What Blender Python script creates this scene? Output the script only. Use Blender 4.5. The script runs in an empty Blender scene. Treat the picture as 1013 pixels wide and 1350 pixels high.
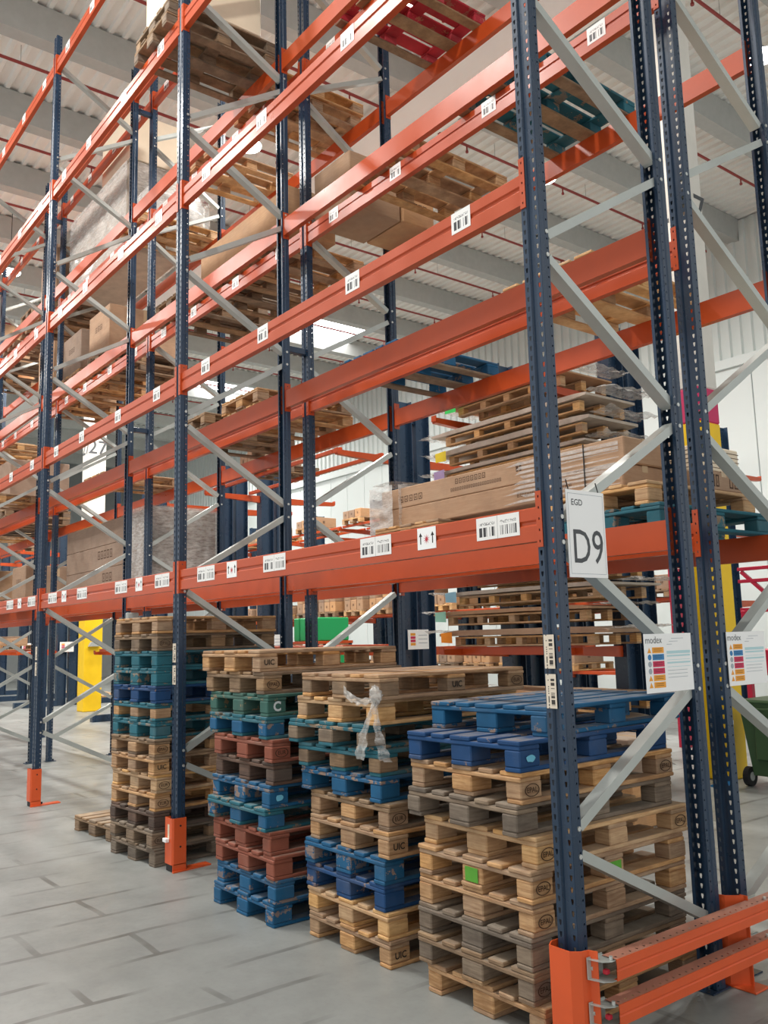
import bpy, math, random
from mathutils import Vector, Matrix, noise

R = random.Random(7)
SC = bpy.context.scene
COL = SC.collection

# ------------------------------------------------------------------ camera
F_PX = 1148.7
cam_d = bpy.data.cameras.new('camera')
cam = bpy.data.objects.new('camera', cam_d)
COL.objects.link(cam)
cam_d.sensor_fit = 'VERTICAL'
cam_d.sensor_height = 24.0
cam_d.lens = F_PX / 1350.0 * 24.0
cam_d.clip_start = 0.05
cam_d.clip_end = 200
_f = Vector((-0.78011985, 0.60930575, 0.14198422))
_r = Vector((0.61246379, 0.79008945, -0.02543155))
_u = Vector((0.12767583, -0.06712054, 0.98954218))
_m = Matrix((( _r.x, _u.x, -_f.x, 2.73854), (_r.y, _u.y, -_f.y, -3.10615), (_r.z, _u.z, -_f.z, 1.80097), (0, 0, 0, 1)))
cam.matrix_world = _m
SC.camera = cam

# ------------------------------------------------------------------ world, exposure
world = bpy.data.worlds.new('world')
SC.world = world
world.use_nodes = True
_bg = world.node_tree.nodes['Background']
_bg.inputs[0].default_value = (1.0, 0.985, 0.96, 1)
_bg.inputs[1].default_value = 0.78
SC.view_settings.view_transform = 'Standard'
SC.view_settings.look = 'None'
SC.view_settings.gamma = 1
SC.view_settings.use_curve_mapping = False
SC.view_settings.exposure = 0.26
LAMP_W = 260.0
SKY_E = 7.0

# ------------------------------------------------------------------ dimensions (metres)
FX = [0.0, -4.085, -7.887, -11.69, -15.49, -19.30]      # upright frames along the rack
D = 1.10                                                # depth of a frame
GAP = 0.206                                             # gap between the two racks
YB = D + GAP
LEV = [2.204, 3.904, 5.605, 7.337, 9.059]               # lower edge of the beam connectors
PW, PD, CH = 0.112, 0.068, 0.268                        # upright width / depth, connector height
HT = 9.62                                               # upright height
BT = 0.195                                              # beam top above connector bottom

# ------------------------------------------------------------------ helpers
class MB:
    def __init__(s): s.v = []; s.f = []
    def add(s, vs, fs):
        o = len(s.v); s.v += [tuple(x) for x in vs]; s.f += [tuple(i + o for i in q) for q in fs]; return s
    def box(s, x0, x1, y0, y1, z0, z1):
        return s.add([(x0,y0,z0),(x1,y0,z0),(x1,y1,z0),(x0,y1,z0),(x0,y0,z1),(x1,y0,z1),(x1,y1,z1),(x0,y1,z1)],
                     [(0,3,2,1),(4,5,6,7),(0,1,5,4),(1,2,6,5),(2,3,7,6),(3,0,4,7)])
    def cbox(s, x0, x1, y0, y1, z0, z1, c=0.004):
        """box with chamfered edges"""
        X = (x0, x1); Y = (y0, y1); Z = (z0, z1); vs = []; idx = {}
        for i in (0,1):
            for j in (0,1):
                for k in (0,1):
                    sx = c if i == 0 else -c; sy = c if j == 0 else -c; sz = c if k == 0 else -c
                    for a, p in (('x', (X[i], Y[j]+sy, Z[k]+sz)), ('y', (X[i]+sx, Y[j], Z[k]+sz)), ('z', (X[i]+sx, Y[j]+sy, Z[k]))):
                        idx[(i,j,k,a)] = len(vs); vs.append(p)
        g = lambda i,j,k,a: idx[(i,j,k,a)]
        fs = []
        for i in (0,1):
            q = [g(i,0,0,'x'), g(i,1,0,'x'), g(i,1,1,'x'), g(i,0,1,'x')]; fs.append(q if i else q[::-1])
            q = [g(0,i,0,'y'), g(0,i,1,'y'), g(1,i,1,'y'), g(1,i,0,'y')]; fs.append(q if i else q[::-1])
            q = [g(0,0,i,'z'), g(1,0,i,'z'), g(1,1,i,'z'), g(0,1,i,'z')]; fs.append(q if i else q[::-1])
        for a in (0,1):
            for b in (0,1):
                fs.append([g(0,a,b,'y'), g(1,a,b,'y'), g(1,a,b,'z'), g(0,a,b,'z')])
                fs.append([g(a,0,b,'x'), g(a,1,b,'x'), g(a,1,b,'z'), g(a,0,b,'z')])
                fs.append([g(a,b,0,'x'), g(a,b,1,'x'), g(a,b,1,'y'), g(a,b,0,'y')])
        for i in (0,1):
            for j in (0,1):
                for k in (0,1):
                    fs.append([g(i,j,k,'x'), g(i,j,k,'y'), g(i,j,k,'z')])
        return s.add(vs, fs)
    def prism(s, pts, axis, a, b, caps=True):
        """closed 2D outline pts swept along axis 0/1/2 from a to b; outline coords are the other two axes in order"""
        n = len(pts)
        def P(p, t):
            if axis == 0: return (t, p[0], p[1])
            if axis == 1: return (p[0], t, p[1])
            return (p[0], p[1], t)
        vs = [P(p, a) for p in pts] + [P(p, b) for p in pts]
        fs = [(i, (i+1) % n, n + (i+1) % n, n + i) for i in range(n)]
        if caps: fs += [tuple(range(n))[::-1], tuple(range(n, 2*n))]
        return s.add(vs, fs)
    def bar(s, p, q, w, h, up=(0,0,1)):
        """rectangular bar from p to q, w sideways, h along up"""
        p = Vector(p); q = Vector(q); d = (q - p).normalized(); up = Vector(up)
        sd = d.cross(up).normalized(); u2 = sd.cross(d)
        vs = [t + sd*a*w/2 + u2*b*h/2 for t in (p, q) for a, b in ((-1,-1),(1,-1),(1,1),(-1,1))]
        return s.add(vs, [(0,3,2,1),(4,5,6,7),(0,1,5,4),(1,2,6,5),(2,3,7,6),(3,0,4,7)])
    def tube(s, p, q, r, n=10, r2=None, caps=True):
        p = Vector(p); q = Vector(q); d = (q - p).normalized()
        a = d.cross(Vector((0,0,1)) if abs(d.z) < 0.9 else Vector((1,0,0))).normalized(); b = d.cross(a)
        r2 = r if r2 is None else r2
        vs = [p + (a*math.cos(t) + b*math.sin(t))*r for t in [2*math.pi*i/n for i in range(n)]]
        vs += [q + (a*math.cos(t) + b*math.sin(t))*r2 for t in [2*math.pi*i/n for i in range(n)]]
        fs = [(i, (i+1) % n, n + (i+1) % n, n + i) for i in range(n)]
        if caps: fs += [tuple(range(n)), tuple(range(n, 2*n))]
        return s.add(vs, fs)
    def mesh(s, name='m'):
        me = bpy.data.meshes.new(name); me.from_pydata(s.v, [], s.f); me.validate(); me.update(); return me
    def build(s, name, mat, parent=None, loc=(0,0,0), rz=0.0, smooth=False):
        me = s.mesh(name); me.materials.append(mat)
        if smooth:
            for p in me.polygons: p.use_smooth = True
        return put(name, me, parent, loc, rz)

def put(name, me, parent=None, loc=(0,0,0), rz=0.0, rot=None):
    o = bpy.data.objects.new(name, me); COL.objects.link(o)
    o.location = loc; o.rotation_euler = rot if rot else (0, 0, rz)
    if parent: o.parent = parent
    return o

def tag(o, label=None, cat=None, group=None, kind=None):
    if label: o['label'] = label
    if cat: o['category'] = cat
    if group: o['group'] = group
    if kind: o['kind'] = kind
    return o

def thing(name, label, cat, loc=(0,0,0), rz=0.0, group=None):
    return tag(put(name, None, None, loc, rz), label, cat, group)

def struct(o): o['kind'] = 'structure'; return o

def recalc(me):
    import bmesh
    bm = bmesh.new(); bm.from_mesh(me); bmesh.ops.recalc_face_normals(bm, faces=bm.faces); bm.to_mesh(me); bm.free()
    return me

_txt = {}
def text_mesh(s, size, mat, thick=0.0):
    """flat lettering in the XY plane, centred"""
    k = (s, size, mat.name, thick)
    if k in _txt: return _txt[k]
    c = bpy.data.curves.new('lettering', 'FONT'); c.body = s; c.size = size; c.align_x = 'CENTER'; c.align_y = 'CENTER'
    c.resolution_u = 3; c.offset = thick
    o = bpy.data.objects.new('tmp', c); COL.objects.link(o)
    bpy.context.view_layer.update()
    me = bpy.data.meshes.new_from_object(o.evaluated_get(bpy.context.evaluated_depsgraph_get()))
    bpy.data.objects.remove(o); bpy.data.curves.remove(c)
    me.materials.clear(); me.materials.append(mat)
    _txt[k] = me
    return me
ROT_PX = (math.pi/2, 0, math.pi/2)     # lettering facing +X
ROT_MY = (math.pi/2, 0, 0)             # lettering facing -Y

def ordinal(k): return ['first','second','third','fourth','fifth','sixth','seventh','eighth','ninth','tenth','eleventh','twelfth','thirteenth','fourteenth','fifteenth','sixteenth','seventeenth','eighteenth','nineteenth','twentieth'][k]

# ------------------------------------------------------------------ materials
def S(r, g, b):
    def l(c):
        c /= 255.0
        return c/12.92 if c <= 0.04045 else ((c + 0.055)/1.055)**2.4
    return (l(r), l(g), l(b), 1)

class NT:
    def __init__(s, name):
        s.m = bpy.data.materials.new(name); s.m.use_nodes = True; s.t = s.m.node_tree
        s.b = s.t.nodes['Principled BSDF']; s.out = s.t.nodes['Material Output']
    def n(s, typ, **kw):
        x = s.t.nodes.new(typ)
        for k, v in kw.items():
            if k.startswith('i_'):
                key = k[2:]; key = int(key) if key.isdigit() else key
                s.set(x, key, v)
            else: setattr(x, k, v)
        return x
    def set(s, x, key, v):
        if isinstance(v, bpy.types.NodeSocket): s.t.links.new(v, x.inputs[key])
        else: x.inputs[key].default_value = v
    def math(s, op, a, b=None, c=None):
        x = s.n('ShaderNodeMath', operation=op); s.set(x, 0, a)
        if b is not None: s.set(x, 1, b)
        if c is not None: s.set(x, 2, c)
        return x.outputs[0]
    def mix(s, f, a, b):
        x = s.n('ShaderNodeMix', data_type='RGBA'); s.set(x, 0, f); s.set(x, 6, a); s.set(x, 7, b); return x.outputs[2]
    def ramp(s, f, lo, hi):
        x = s.n('ShaderNodeMapRange'); s.set(x, 0, f); s.set(x, 1, lo); s.set(x, 2, hi); return x.outputs[0]
    def coords(s, scale, obj=True, jitter=True):
        tc = s.n('ShaderNodeTexCoord'); src = tc.outputs['Object' if obj else 'Generated']
        if jitter:
            oi = s.n('ShaderNodeObjectInfo'); k = s.math('MULTIPLY', oi.outputs['Random'], 37.0)
            va = s.n('ShaderNodeVectorMath', operation='ADD'); s.set(va, 0, src); s.set(va, 1, k); src = va.outputs[0]
        mp = s.n('ShaderNodeVectorMath', operation='MULTIPLY'); s.set(mp, 0, src); s.set(mp, 1, scale); return mp.outputs[0]
    def noise(s, vec, scale, detail=3.0, rough=0.6):
        x = s.n('ShaderNodeTexNoise'); s.set(x, 'Vector', vec); s.set(x, 'Scale', scale); s.set(x, 'Detail', detail); s.set(x, 'Roughness', rough); return x.outputs[0]
    def rand(s): return s.n('ShaderNodeObjectInfo').outputs['Random']
    def done(s, col=None, rough=None, metal=None, spec=None):
        if col is not None: s.set(s.b, 'Base Color', col)
        if rough is not None: s.set(s.b, 'Roughness', rough)
        if metal is not None: s.set(s.b, 'Metallic', metal)
        if spec is not None: s.set(s.b, 'Specular IOR Level', spec)
        return s.m
    def bump(s, h, st, dist=0.002):
        x = s.n('ShaderNodeBump'); s.set(x, 'Strength', st); s.set(x, 'Distance', dist); s.set(x, 'Height', h); s.t.links.new(x.outputs[0], s.b.inputs['Normal'])

def plain(name, col, rough=0.5, metal=0.0, var=0.0, spec=None):
    t = NT(name)
    if var:
        nz = t.noise(t.coords((1,1,1)), 6.0, 4)
        dark = tuple(c*(1-var) for c in col[:3]) + (1,)
        lite = tuple(min(1, c*(1+var)) for c in col[:3]) + (1,)
        return t.done(t.mix(t.ramp(nz, 0.3, 0.7), dark, lite), rough, metal, spec)
    return t.done(col, rough, metal, spec)

def paint(name, col, scr, rough=0.35):
    """worn coat of paint: the colour wanders a little and is scuffed in places"""
    t = NT(name)
    big = t.noise(t.coords((1,1,1)), 3.0, 4)
    fine = t.noise(t.coords((1.0,6,6)), 14.0, 5, 0.7)
    dark = tuple(c*0.86 for c in col[:3]) + (1,)
    c = t.mix(t.ramp(big, 0.3, 0.7), dark, col)
    c = t.mix(t.math('MULTIPLY', t.ramp(fine, 0.64, 0.78), 0.5), c, scr)
    return t.done(c, t.math('ADD', t.math('MULTIPLY', big, 0.25), rough - 0.12))

def wood(name, c0, c1, c2, coat=None, wear=0.5):
    """grained board; with coat: painted, the paint worn through in patches"""
    t = NT(name)
    v = t.coords((1,1,1)); rnd = t.rand()
    g = t.noise(t.coords((2.2, 2.2, 26)), 3.0, 4, 0.65)
    blot = t.noise(v, 5.5, 3)
    c = t.mix(t.ramp(g, 0.38, 0.62), c0, c1)
    c = t.mix(t.math('MULTIPLY', t.ramp(blot, 0.45, 0.75), 0.65), c, c2)
    hs = t.n('ShaderNodeHueSaturation'); t.set(hs, 'Color', c); t.set(hs, 'Value', t.math('ADD', t.math('MULTIPLY', rnd, 0.5), 0.74)); t.set(hs, 'Saturation', t.math('ADD', t.math('MULTIPLY', rnd, 0.3), 0.82))
    c = hs.outputs[0]
    if coat:
        chip = t.noise(v, 11.0, 5, 0.7)
        thr = t.math('ADD', t.math('MULTIPLY', t.math('FRACT', t.math('MULTIPLY', rnd, 17.3)), 0.22), 0.46 + 0.12*(1-wear))
        msk = t.math('GREATER_THAN', chip, thr)
        dk = tuple(x*0.7 for x in coat[:3]) + (1,)
        pc = t.mix(t.ramp(blot, 0.3, 0.75), coat, dk)
        c = t.mix(t.math('MULTIPLY', msk, 0.55), pc, c)
    dust = t.noise(v, 2.3, 4)
    c = t.mix(t.math('MULTIPLY', t.ramp(dust, 0.5, 0.85), 0.25), c, S(150,143,132))
    # settled dust on faces that look up
    ge = t.n('ShaderNodeNewGeometry'); sx = t.n('ShaderNodeSeparateXYZ'); t.set(sx, 0, ge.outputs['Normal'])
    up = t.math('MULTIPLY', t.math('GREATER_THAN', sx.outputs[2], 0.9), t.ramp(t.noise(v, 7.0, 4), 0.25, 0.7))
    c = t.mix(t.math('MULTIPLY', up, 0.5), c, S(176,168,154))
    t.bump(g, 0.45)
    return t.done(c, 0.78)

M = {}
M['navy'] = paint('navy_paint', S(38,60,84), S(88,106,124), 0.28)
M['orange'] = paint('orange_paint', S(193,76,30), S(200,104,64), 0.32)
M['orange_guard'] = paint('orange_guard_paint', S(226,92,42), S(190,110,80), 0.42)
M['dusty'] = paint('dusty_orange', S(196,134,112), S(170,150,140), 0.7)
M['galv'] = paint('galvanised_steel', S(190,196,192), S(214,218,214), 0.36)
M['galv'].node_tree.nodes['Principled BSDF'].inputs['Metallic'].default_value = 0.35
M['bolt'] = plain('zinc_bolt', S(205,208,205), 0.35, 0.5)
M['black'] = plain('black_plastic', S(22,22,24), 0.5)
M['white'] = plain('white_board', S(248,250,250), 0.4)
M['grey_ink'] = plain('grey_ink', S(78,82,86), 0.6)
M['light_ink'] = plain('pale_ink', S(168,178,186), 0.6)
M['burn'] = plain('burnt_stamp', S(62,42,28), 0.9)
M['black_ink'] = plain('black_ink', S(36,32,30), 0.8)
M['mark_white'] = plain('white_stencil', S(205,216,220), 0.8)
M['mark_cyan'] = plain('pale_blue_stencil', S(120,200,228), 0.8)
M['mark_green'] = plain('green_stencil', S(88,160,52), 0.8, var=0.2)
for n, c in dict(p_orange=(240,164,52), p_blue=(48,128,186), p_red=(206,38,84), p_cyan=(186,222,228)).items(): M[n] = plain(n, S(*c), 0.5)
W0 = (S(202,163,120), S(168,126,86), S(132,98,68))
M['wood'] = wood('pale_wood', *W0)
M['wood_light'] = wood('fresh_wood', S(218,180,132), S(190,148,102), S(160,120,80))
M['wood_dark'] = wood('weathered_wood', S(154,128,100), S(126,102,78), S(96,78,62))
M['wood_grey'] = wood('grey_wood', S(140,124,106), S(116,100,84), S(86,74,64))
M['brown'] = wood('brown_stained_wood', S(104,80,66), S(84,64,54), S(66,52,46))
M['blue'] = wood('blue_painted_wood', *W0, coat=S(18,94,138), wear=0.6)
M['deep'] = wood('deep_blue_painted_wood', *W0, coat=S(20,72,124), wear=0.5)
M['teal'] = wood('teal_painted_wood', *W0, coat=S(38,108,124), wear=0.5)
M['green'] = wood('green_painted_wood', *W0, coat=S(58,106,96), wear=0.3)
M['rust'] = wood('red_brown_painted_wood', S(160,104,78), S(136,84,62), S(110,70,54), coat=S(150,84,64), wear=0.3)
M['red'] = wood('red_painted_wood', *W0, coat=S(186,44,58), wear=0.5)
M['card'] = wood('brown_cardboard', S(190,152,116), S(182,142,106), S(168,130,98))
M['card2'] = wood('dull_cardboard', S(164,136,112), S(156,126,102), S(138,112,92))
M['cream'] = plain('cream_carton', S(238,222,196), 0.6, var=0.03)
M['print'] = plain('carton_print', S(86,62,46), 0.8)
M['tape'] = plain('packing_tape', S(198,172,138), 0.25)
M['sheet'] = plain('grey_sheet_edge', S(186,174,160), 0.6, var=0.15)
for n, c in dict(t_green=(40,214,96), t_yellow=(246,222,40), t_pink=(232,150,196), t_lilac=(196,176,226), t_cyan=(150,204,228), t_orange=(248,150,30), t_mint=(140,196,176), t_red=(190,40,58)).items(): M[n] = plain(n, S(*c), 0.6)
M['wall_panel'] = plain('white_wall_panel', S(212,220,219), 0.45)
M['wall_rib'] = plain('pale_ribbed_cladding', S(206,214,212), 0.5)
M['wall_grey'] = plain('grey_wall', S(138,142,142), 0.7, var=0.04)
M['deck'] = plain('pale_grey_roof_deck', S(236,237,233), 0.55, var=0.02)
M['concrete'] = plain('grey_concrete', S(178,180,177), 0.75, var=0.05)
M['girder'] = plain('pale_concrete', S(250,249,244), 0.7, var=0.01)
M['col_white'] = plain('white_column_paint', S(222,220,212), 0.6, var=0.03)
M['col_pink'] = plain('magenta_column_paint', S(206,52,104), 0.6)
M['col_yellow'] = plain('yellow_column_paint', S(250,206,24), 0.5, var=0.03)
M['pipe'] = plain('red_pipe', S(150,58,54), 0.5)
M['crimson'] = plain('crimson_steel', S(178,28,62), 0.4)
M['bin'] = plain('dark_green_plastic', S(72,104,68), 0.45)
M['rubber_and_gap'] = plain('black_rubber_and_gap', S(30,30,32), 0.7)
M['green_bag'] = plain('bright_green_plastic', S(30,160,92), 0.4)
M['box_grey'] = plain('grey_plastic_box', S(168,174,172), 0.5)
M['paper'] = plain('cream_paper', S(226,208,184), 0.7)

def emission(name, col, st):
    t = NT(name); e = t.n('ShaderNodeEmission'); t.set(e, 0, col); t.set(e, 1, st); t.t.links.new(e.outputs[0], t.out.inputs[0]); return t.m
M['lamp'] = emission('lamp_glow', (1, 0.98, 0.94, 1), 14.0)
M['skylight'] = emission('skylight_glow', (1, 0.99, 0.97, 1), SKY_E)

def film(name, amount, tint):
    t = NT(name)
    tr = t.n('ShaderNodeBsdfTransparent')
    nz = t.noise(t.coords((1,1,4)), 9.0, 4, 0.7)
    f = t.math('ADD', t.math('MULTIPLY', t.ramp(nz, 0.35, 0.75), 0.5), amount)
    mx = t.n('ShaderNodeMixShader'); t.set(mx, 0, f); t.set(mx, 1, tr.outputs[0]); t.set(mx, 2, t.b.outputs[0])
    t.t.links.new(mx.outputs[0], t.out.inputs[0])
    t.done(tint, 0.16)
    return t.m
M['film'] = film('stretch_film', 0.08, S(225,225,224))
M['film_thick'] = film('crumpled_film', 0.28, S(226,224,220))

def barcode(name, cols, paper=S(240,240,238)):
    """printed label: bars and a line of small print; generated coords x across, z up"""
    t = NT(name)
    tc = t.n('ShaderNodeTexCoord'); sp = t.n('ShaderNodeSeparateXYZ'); t.set(sp, 0, tc.outputs['Generated'])
    x = t.math('MULTIPLY', sp.outputs[0], float(cols)); z = sp.outputs[2]
    fx = t.math('FRACT', x)
    inx = t.math('MULTIPLY', t.math('GREATER_THAN', fx, 0.13), t.math('LESS_THAN', fx, 0.87))
    wn = t.n('ShaderNodeTexWhiteNoise', noise_dimensions='1D'); t.set(wn, 'W', t.math('FLOOR', t.math('MULTIPLY', x, 40.0)))
    bars = t.math('MULTIPLY', t.math('GREATER_THAN', wn.outputs[0], 0.42), t.math('MULTIPLY', t.math('GREATER_THAN', z, 0.14), t.math('LESS_THAN', z, 0.55)))
    w2 = t.n('ShaderNodeTexWhiteNoise', noise_dimensions='2D')
    cv = t.n('ShaderNodeCombineXYZ'); t.set(cv, 0, t.math('FLOOR', t.math('MULTIPLY', x, 34.0))); t.set(cv, 1, t.math('FLOOR', t.math('MULTIPLY', z, 26.0))); t.set(w2, 'Vector', cv.outputs[0])
    txt = t.math('MULTIPLY', t.math('GREATER_THAN', w2.outputs[0], 0.5), t.math('MULTIPLY', t.math('GREATER_THAN', z, 0.64), t.math('LESS_THAN', z, 0.77)))
    ink = t.math('MULTIPLY', inx, t.math('MAXIMUM', bars, t.math('MULTIPLY', txt, 0.7)))
    if cols > 1: ink = t.math('MAXIMUM', ink, t.math('MULTIPLY', t.math('LESS_THAN', t.math('ABSOLUTE', t.math('SUBTRACT', sp.outputs[0], 0.5)), 0.006), 0.5))
    return t.done(t.mix(ink, paper, S(52,52,56)), 0.35)
M['code1'] = barcode('single_barcode_print', 1)
M['code2'] = barcode('double_barcode_print', 2)

def vcode():
    t = NT('upright_barcode_print')
    tc = t.n('ShaderNodeTexCoord'); sp = t.n('ShaderNodeSeparateXYZ'); t.set(sp, 0, tc.outputs['Generated'])
    x, z = sp.outputs[0], sp.outputs[2]
    wn = t.n('ShaderNodeTexWhiteNoise', noise_dimensions='1D'); t.set(wn, 'W', t.math('FLOOR', t.math('MULTIPLY', z, 44.0)))
    b = t.math('MULTIPLY', t.math('GREATER_THAN', wn.outputs[0], 0.45), t.math('MULTIPLY', t.math('GREATER_THAN', x, 0.48), t.math('LESS_THAN', x, 0.84)))
    b = t.math('MULTIPLY', b, t.math('MULTIPLY', t.math('GREATER_THAN', z, 0.08), t.math('LESS_THAN', z, 0.92)))
    w2 = t.n('ShaderNodeTexWhiteNoise', noise_dimensions='1D'); t.set(w2, 'W', t.math('FLOOR', t.math('MULTIPLY', z, 31.0)))
    c = t.math('MULTIPLY', t.math('GREATER_THAN', w2.outputs[0], 0.5), t.math('MULTIPLY', t.math('GREATER_THAN', x, 0.2), t.math('LESS_THAN', x, 0.3)))
    return t.done(t.mix(t.math('MAXIMUM', b, c), S(226,214,196), S(60,54,50)), 0.5)
M['code_v'] = vcode()

def floor_mat():
    t = NT('worn_concrete_floor')
    tc = t.n('ShaderNodeTexCoord'); o = tc.outputs['Object']
    big = t.noise(o, 0.55, 5, 0.6); mid = t.noise(o, 2.4, 5, 0.65); fine = t.noise(o, 30.0, 4, 0.7)
    c = t.mix(t.ramp(big, 0.3, 0.7), S(138,141,139), S(162,165,162))
    c = t.mix(t.math('MULTIPLY', t.ramp(mid, 0.42, 0.75), 0.55), c, S(124,126,123))
    c = t.mix(t.math('MULTIPLY', t.ramp(fine, 0.5, 0.8), 0.25), c, S(116,118,115))
    # strips of old adhesive: long ones across the aisle, short ones between them
    mp = t.n('ShaderNodeMapping'); t.set(mp, 'Vector', o); mp.inputs['Rotation'].default_value = (0, 0, math.pi/2)
    wob = t.n('ShaderNodeVectorMath', operation='ADD'); t.set(wob, 0, mp.outputs[0])
    sm = t.n('ShaderNodeTexNoise'); t.set(sm, 'Vector', o); t.set(sm, 'Scale', 0.7)
    sc = t.n('ShaderNodeVectorMath', operation='SCALE'); t.set(sc, 0, sm.outputs['Color']); sc.inputs['Scale'].default_value = 0.16; t.set(wob, 1, sc.outputs[0])
    br = t.n('ShaderNodeTexBrick'); t.set(br, 'Vector', wob.outputs[0])
    br.offset = 0.37; br.inputs['Scale'].default_value = 1.0; br.inputs['Mortar Size'].default_value = 0.026; br.inputs['Mortar Smooth'].default_value = 0.35
    br.inputs['Brick Width'].default_value = 1.5; br.inputs['Row Height'].default_value = 0.46
    gate = t.ramp(t.noise(o, 1.3, 3), 0.42, 0.6)
    c = t.mix(t.math('MULTIPLY', t.math('MULTIPLY', br.outputs['Fac'], gate), 0.7), c, S(92,92,88))
    t.bump(fine, 0.08)
    return t.done(c, t.ramp(mid, 0.1, 1.0) and t.math('ADD', t.math('MULTIPLY', mid, 0.3), 0.24))
M['floor'] = floor_mat()

# ------------------------------------------------------------------ the hall
XL, XR, YF, YK, ZC = -46.0, 9.0, -12.0, 17.0, 12.1
m = MB(); m.box(XL, XR, YF, YK, -0.2, 0); struct(m.build('floor', M['floor']))

# ribbed roof deck, ribs along the rack
pts = []; y = YF; pitch = 0.25
while y < YK:
    pts += [(y, ZC), (y+0.13, ZC), (y+0.155, ZC-0.055), (y+0.225, ZC-0.055)]
    y += pitch
prof = pts + [(YK, ZC), (YK, ZC+0.1), (YF, ZC+0.1)]
m = MB(); n = len(prof)
m.add([(XL, a, b) for a, b in prof] + [(XR, a, b) for a, b in prof], [(i, (i+1) % n, n+(i+1) % n, n+i) for i in range(n)])
struct(m.build('ceiling', M['deck']))

BEAMX = [-10.78 + 2.55*k for k in range(-13, 7)]
prof = [(-0.14,11.5),(0.14,11.5),(0.2,12.0),(0.2,ZC-0.06),(-0.2,ZC-0.06),(-0.2,12.0)]
me = MB().prism([(a, b) for a, b in prof], 1, YF, YK).mesh('ceiling_beam'); recalc(me); me.materials.append(M['concrete'])
for x in BEAMX: struct(put('ceiling_beam', me, None, (x, 0, 0)))
for yg in (6.7, ):
    m = MB(); m.prism([(yg-0.28,10.95),(yg+0.28,10.95),(yg+0.28,11.5),(yg-0.28,11.5)], 0, XL, XR); me = m.mesh('girder'); recalc(me); me.materials.append(M['girder']); struct(put('ceiling_girder', me))

# red sprinkler pipes along the beams, with drop heads
m = MB(); m.tube((0, YF, 0), (0, YK, 0), 0.028, 8); mp_ = m.mesh('pipe'); mp_.materials.append(M['pipe'])
h = MB(); h.tube((0,0,0), (0,0,-0.12), 0.016, 6); h.tube((0,0,-0.12), (0,0,-0.16), 0.03, 6); mh = h.mesh('head'); mh.materials.append(M['pipe'])
hg = MB(); hg.tube((0,0,0), (0,0,0.33), 0.006, 5); mg = hg.mesh('hanger'); mg.materials.append(M['concrete'])
for i, x in enumerate(BEAMX):
    if x > 0 or x < -32: continue
    t = thing('sprinkler_pipe', 'red sprinkler pipe under the roof, %s from the far end' % ordinal(i), 'pipe', (x - 0.75, 0, 11.55), 0, 'sprinkler pipes')
    put('pipe', mp_, t)
    for yy in [-9 + 2.9*k for k in range(9)]:
        put('sprinkler_head', mh, t, (0, yy, 0)); put('hanger', mg, t, (0, yy + 0.8, 0))

# back wall: smooth white panels below, ribbed cladding above
m = MB(); m.box(XL, XR, YK, YK+0.2, 0, ZC); wb = struct(m.build('wall_back', M['wall_panel']))
me = MB().cbox(0, 1.13, -0.05, 0, 0, 8.3, 0.012).mesh('wall_panel'); me.materials.append(M['wall_panel'])
x = XL
while x < XR - 1.0:
    put('wall_panel', me, wb, (x, YK, 0)); x += 1.15
prof = []; xx = XL
while xx < XR:
    prof += [(xx, YK-0.03), (xx+0.12, YK-0.03), (xx+0.15, YK-0.09), (xx+0.27, YK-0.09)]; xx += 0.3
prof += [(XR, YK-0.03), (XR, YK), (XL, YK)]
m = MB(); m.prism(prof, 2, 8.5, ZC - 0.1, caps=False); put('ribbed_cladding', (lambda me: (me.materials.append(M['wall_rib']), me)[1])(m.mesh('cladding')), wb)
m = MB(); m.cbox(XL, XR, YK-0.16, YK, 8.28, 8.52); struct(m.build('trim_1', M['wall_panel']))
m = MB(); m.box(XL-0.2, XL, YF, YK, 0, ZC); struct(m.build('wall_left', M['wall_grey']))

# skylights
def skylight(x, y, w, l, label):
    t = thing('skylight', label, 'skylight', (x, y, ZC - 0.16))
    m = MB(); m.box(-w/2, w/2, -l/2, l/2, 0, 0.03); m.build('pane', M['skylight'], t)
    f = MB()
    for a in (-1, 1):
        f.box(-w/2-0.05, w/2+0.05, a*(l/2+0.025)-0.025, a*(l/2+0.025)+0.025, -0.04, 0.1)
        f.box(a*(w/2+0.025)-0.025, a*(w/2+0.025)+0.025, -l/2, l/2, -0.04, 0.1)
    f.build('frame', M['wall_panel'], t)
skylight(-19.9, 12.6, 2.0, 2.6, 'bright skylight between the roof beams behind the racks')
skylight(-27.4, 13.0, 2.0, 2.6, 'far bright skylight near the grey end wall')
skylight(-4.6, -6.2, 2.0, 2.6, 'bright skylight above the front aisle')
skylight(-14.8, -6.2, 2.0, 2.6, 'bright skylight above the front aisle further along')

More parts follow.
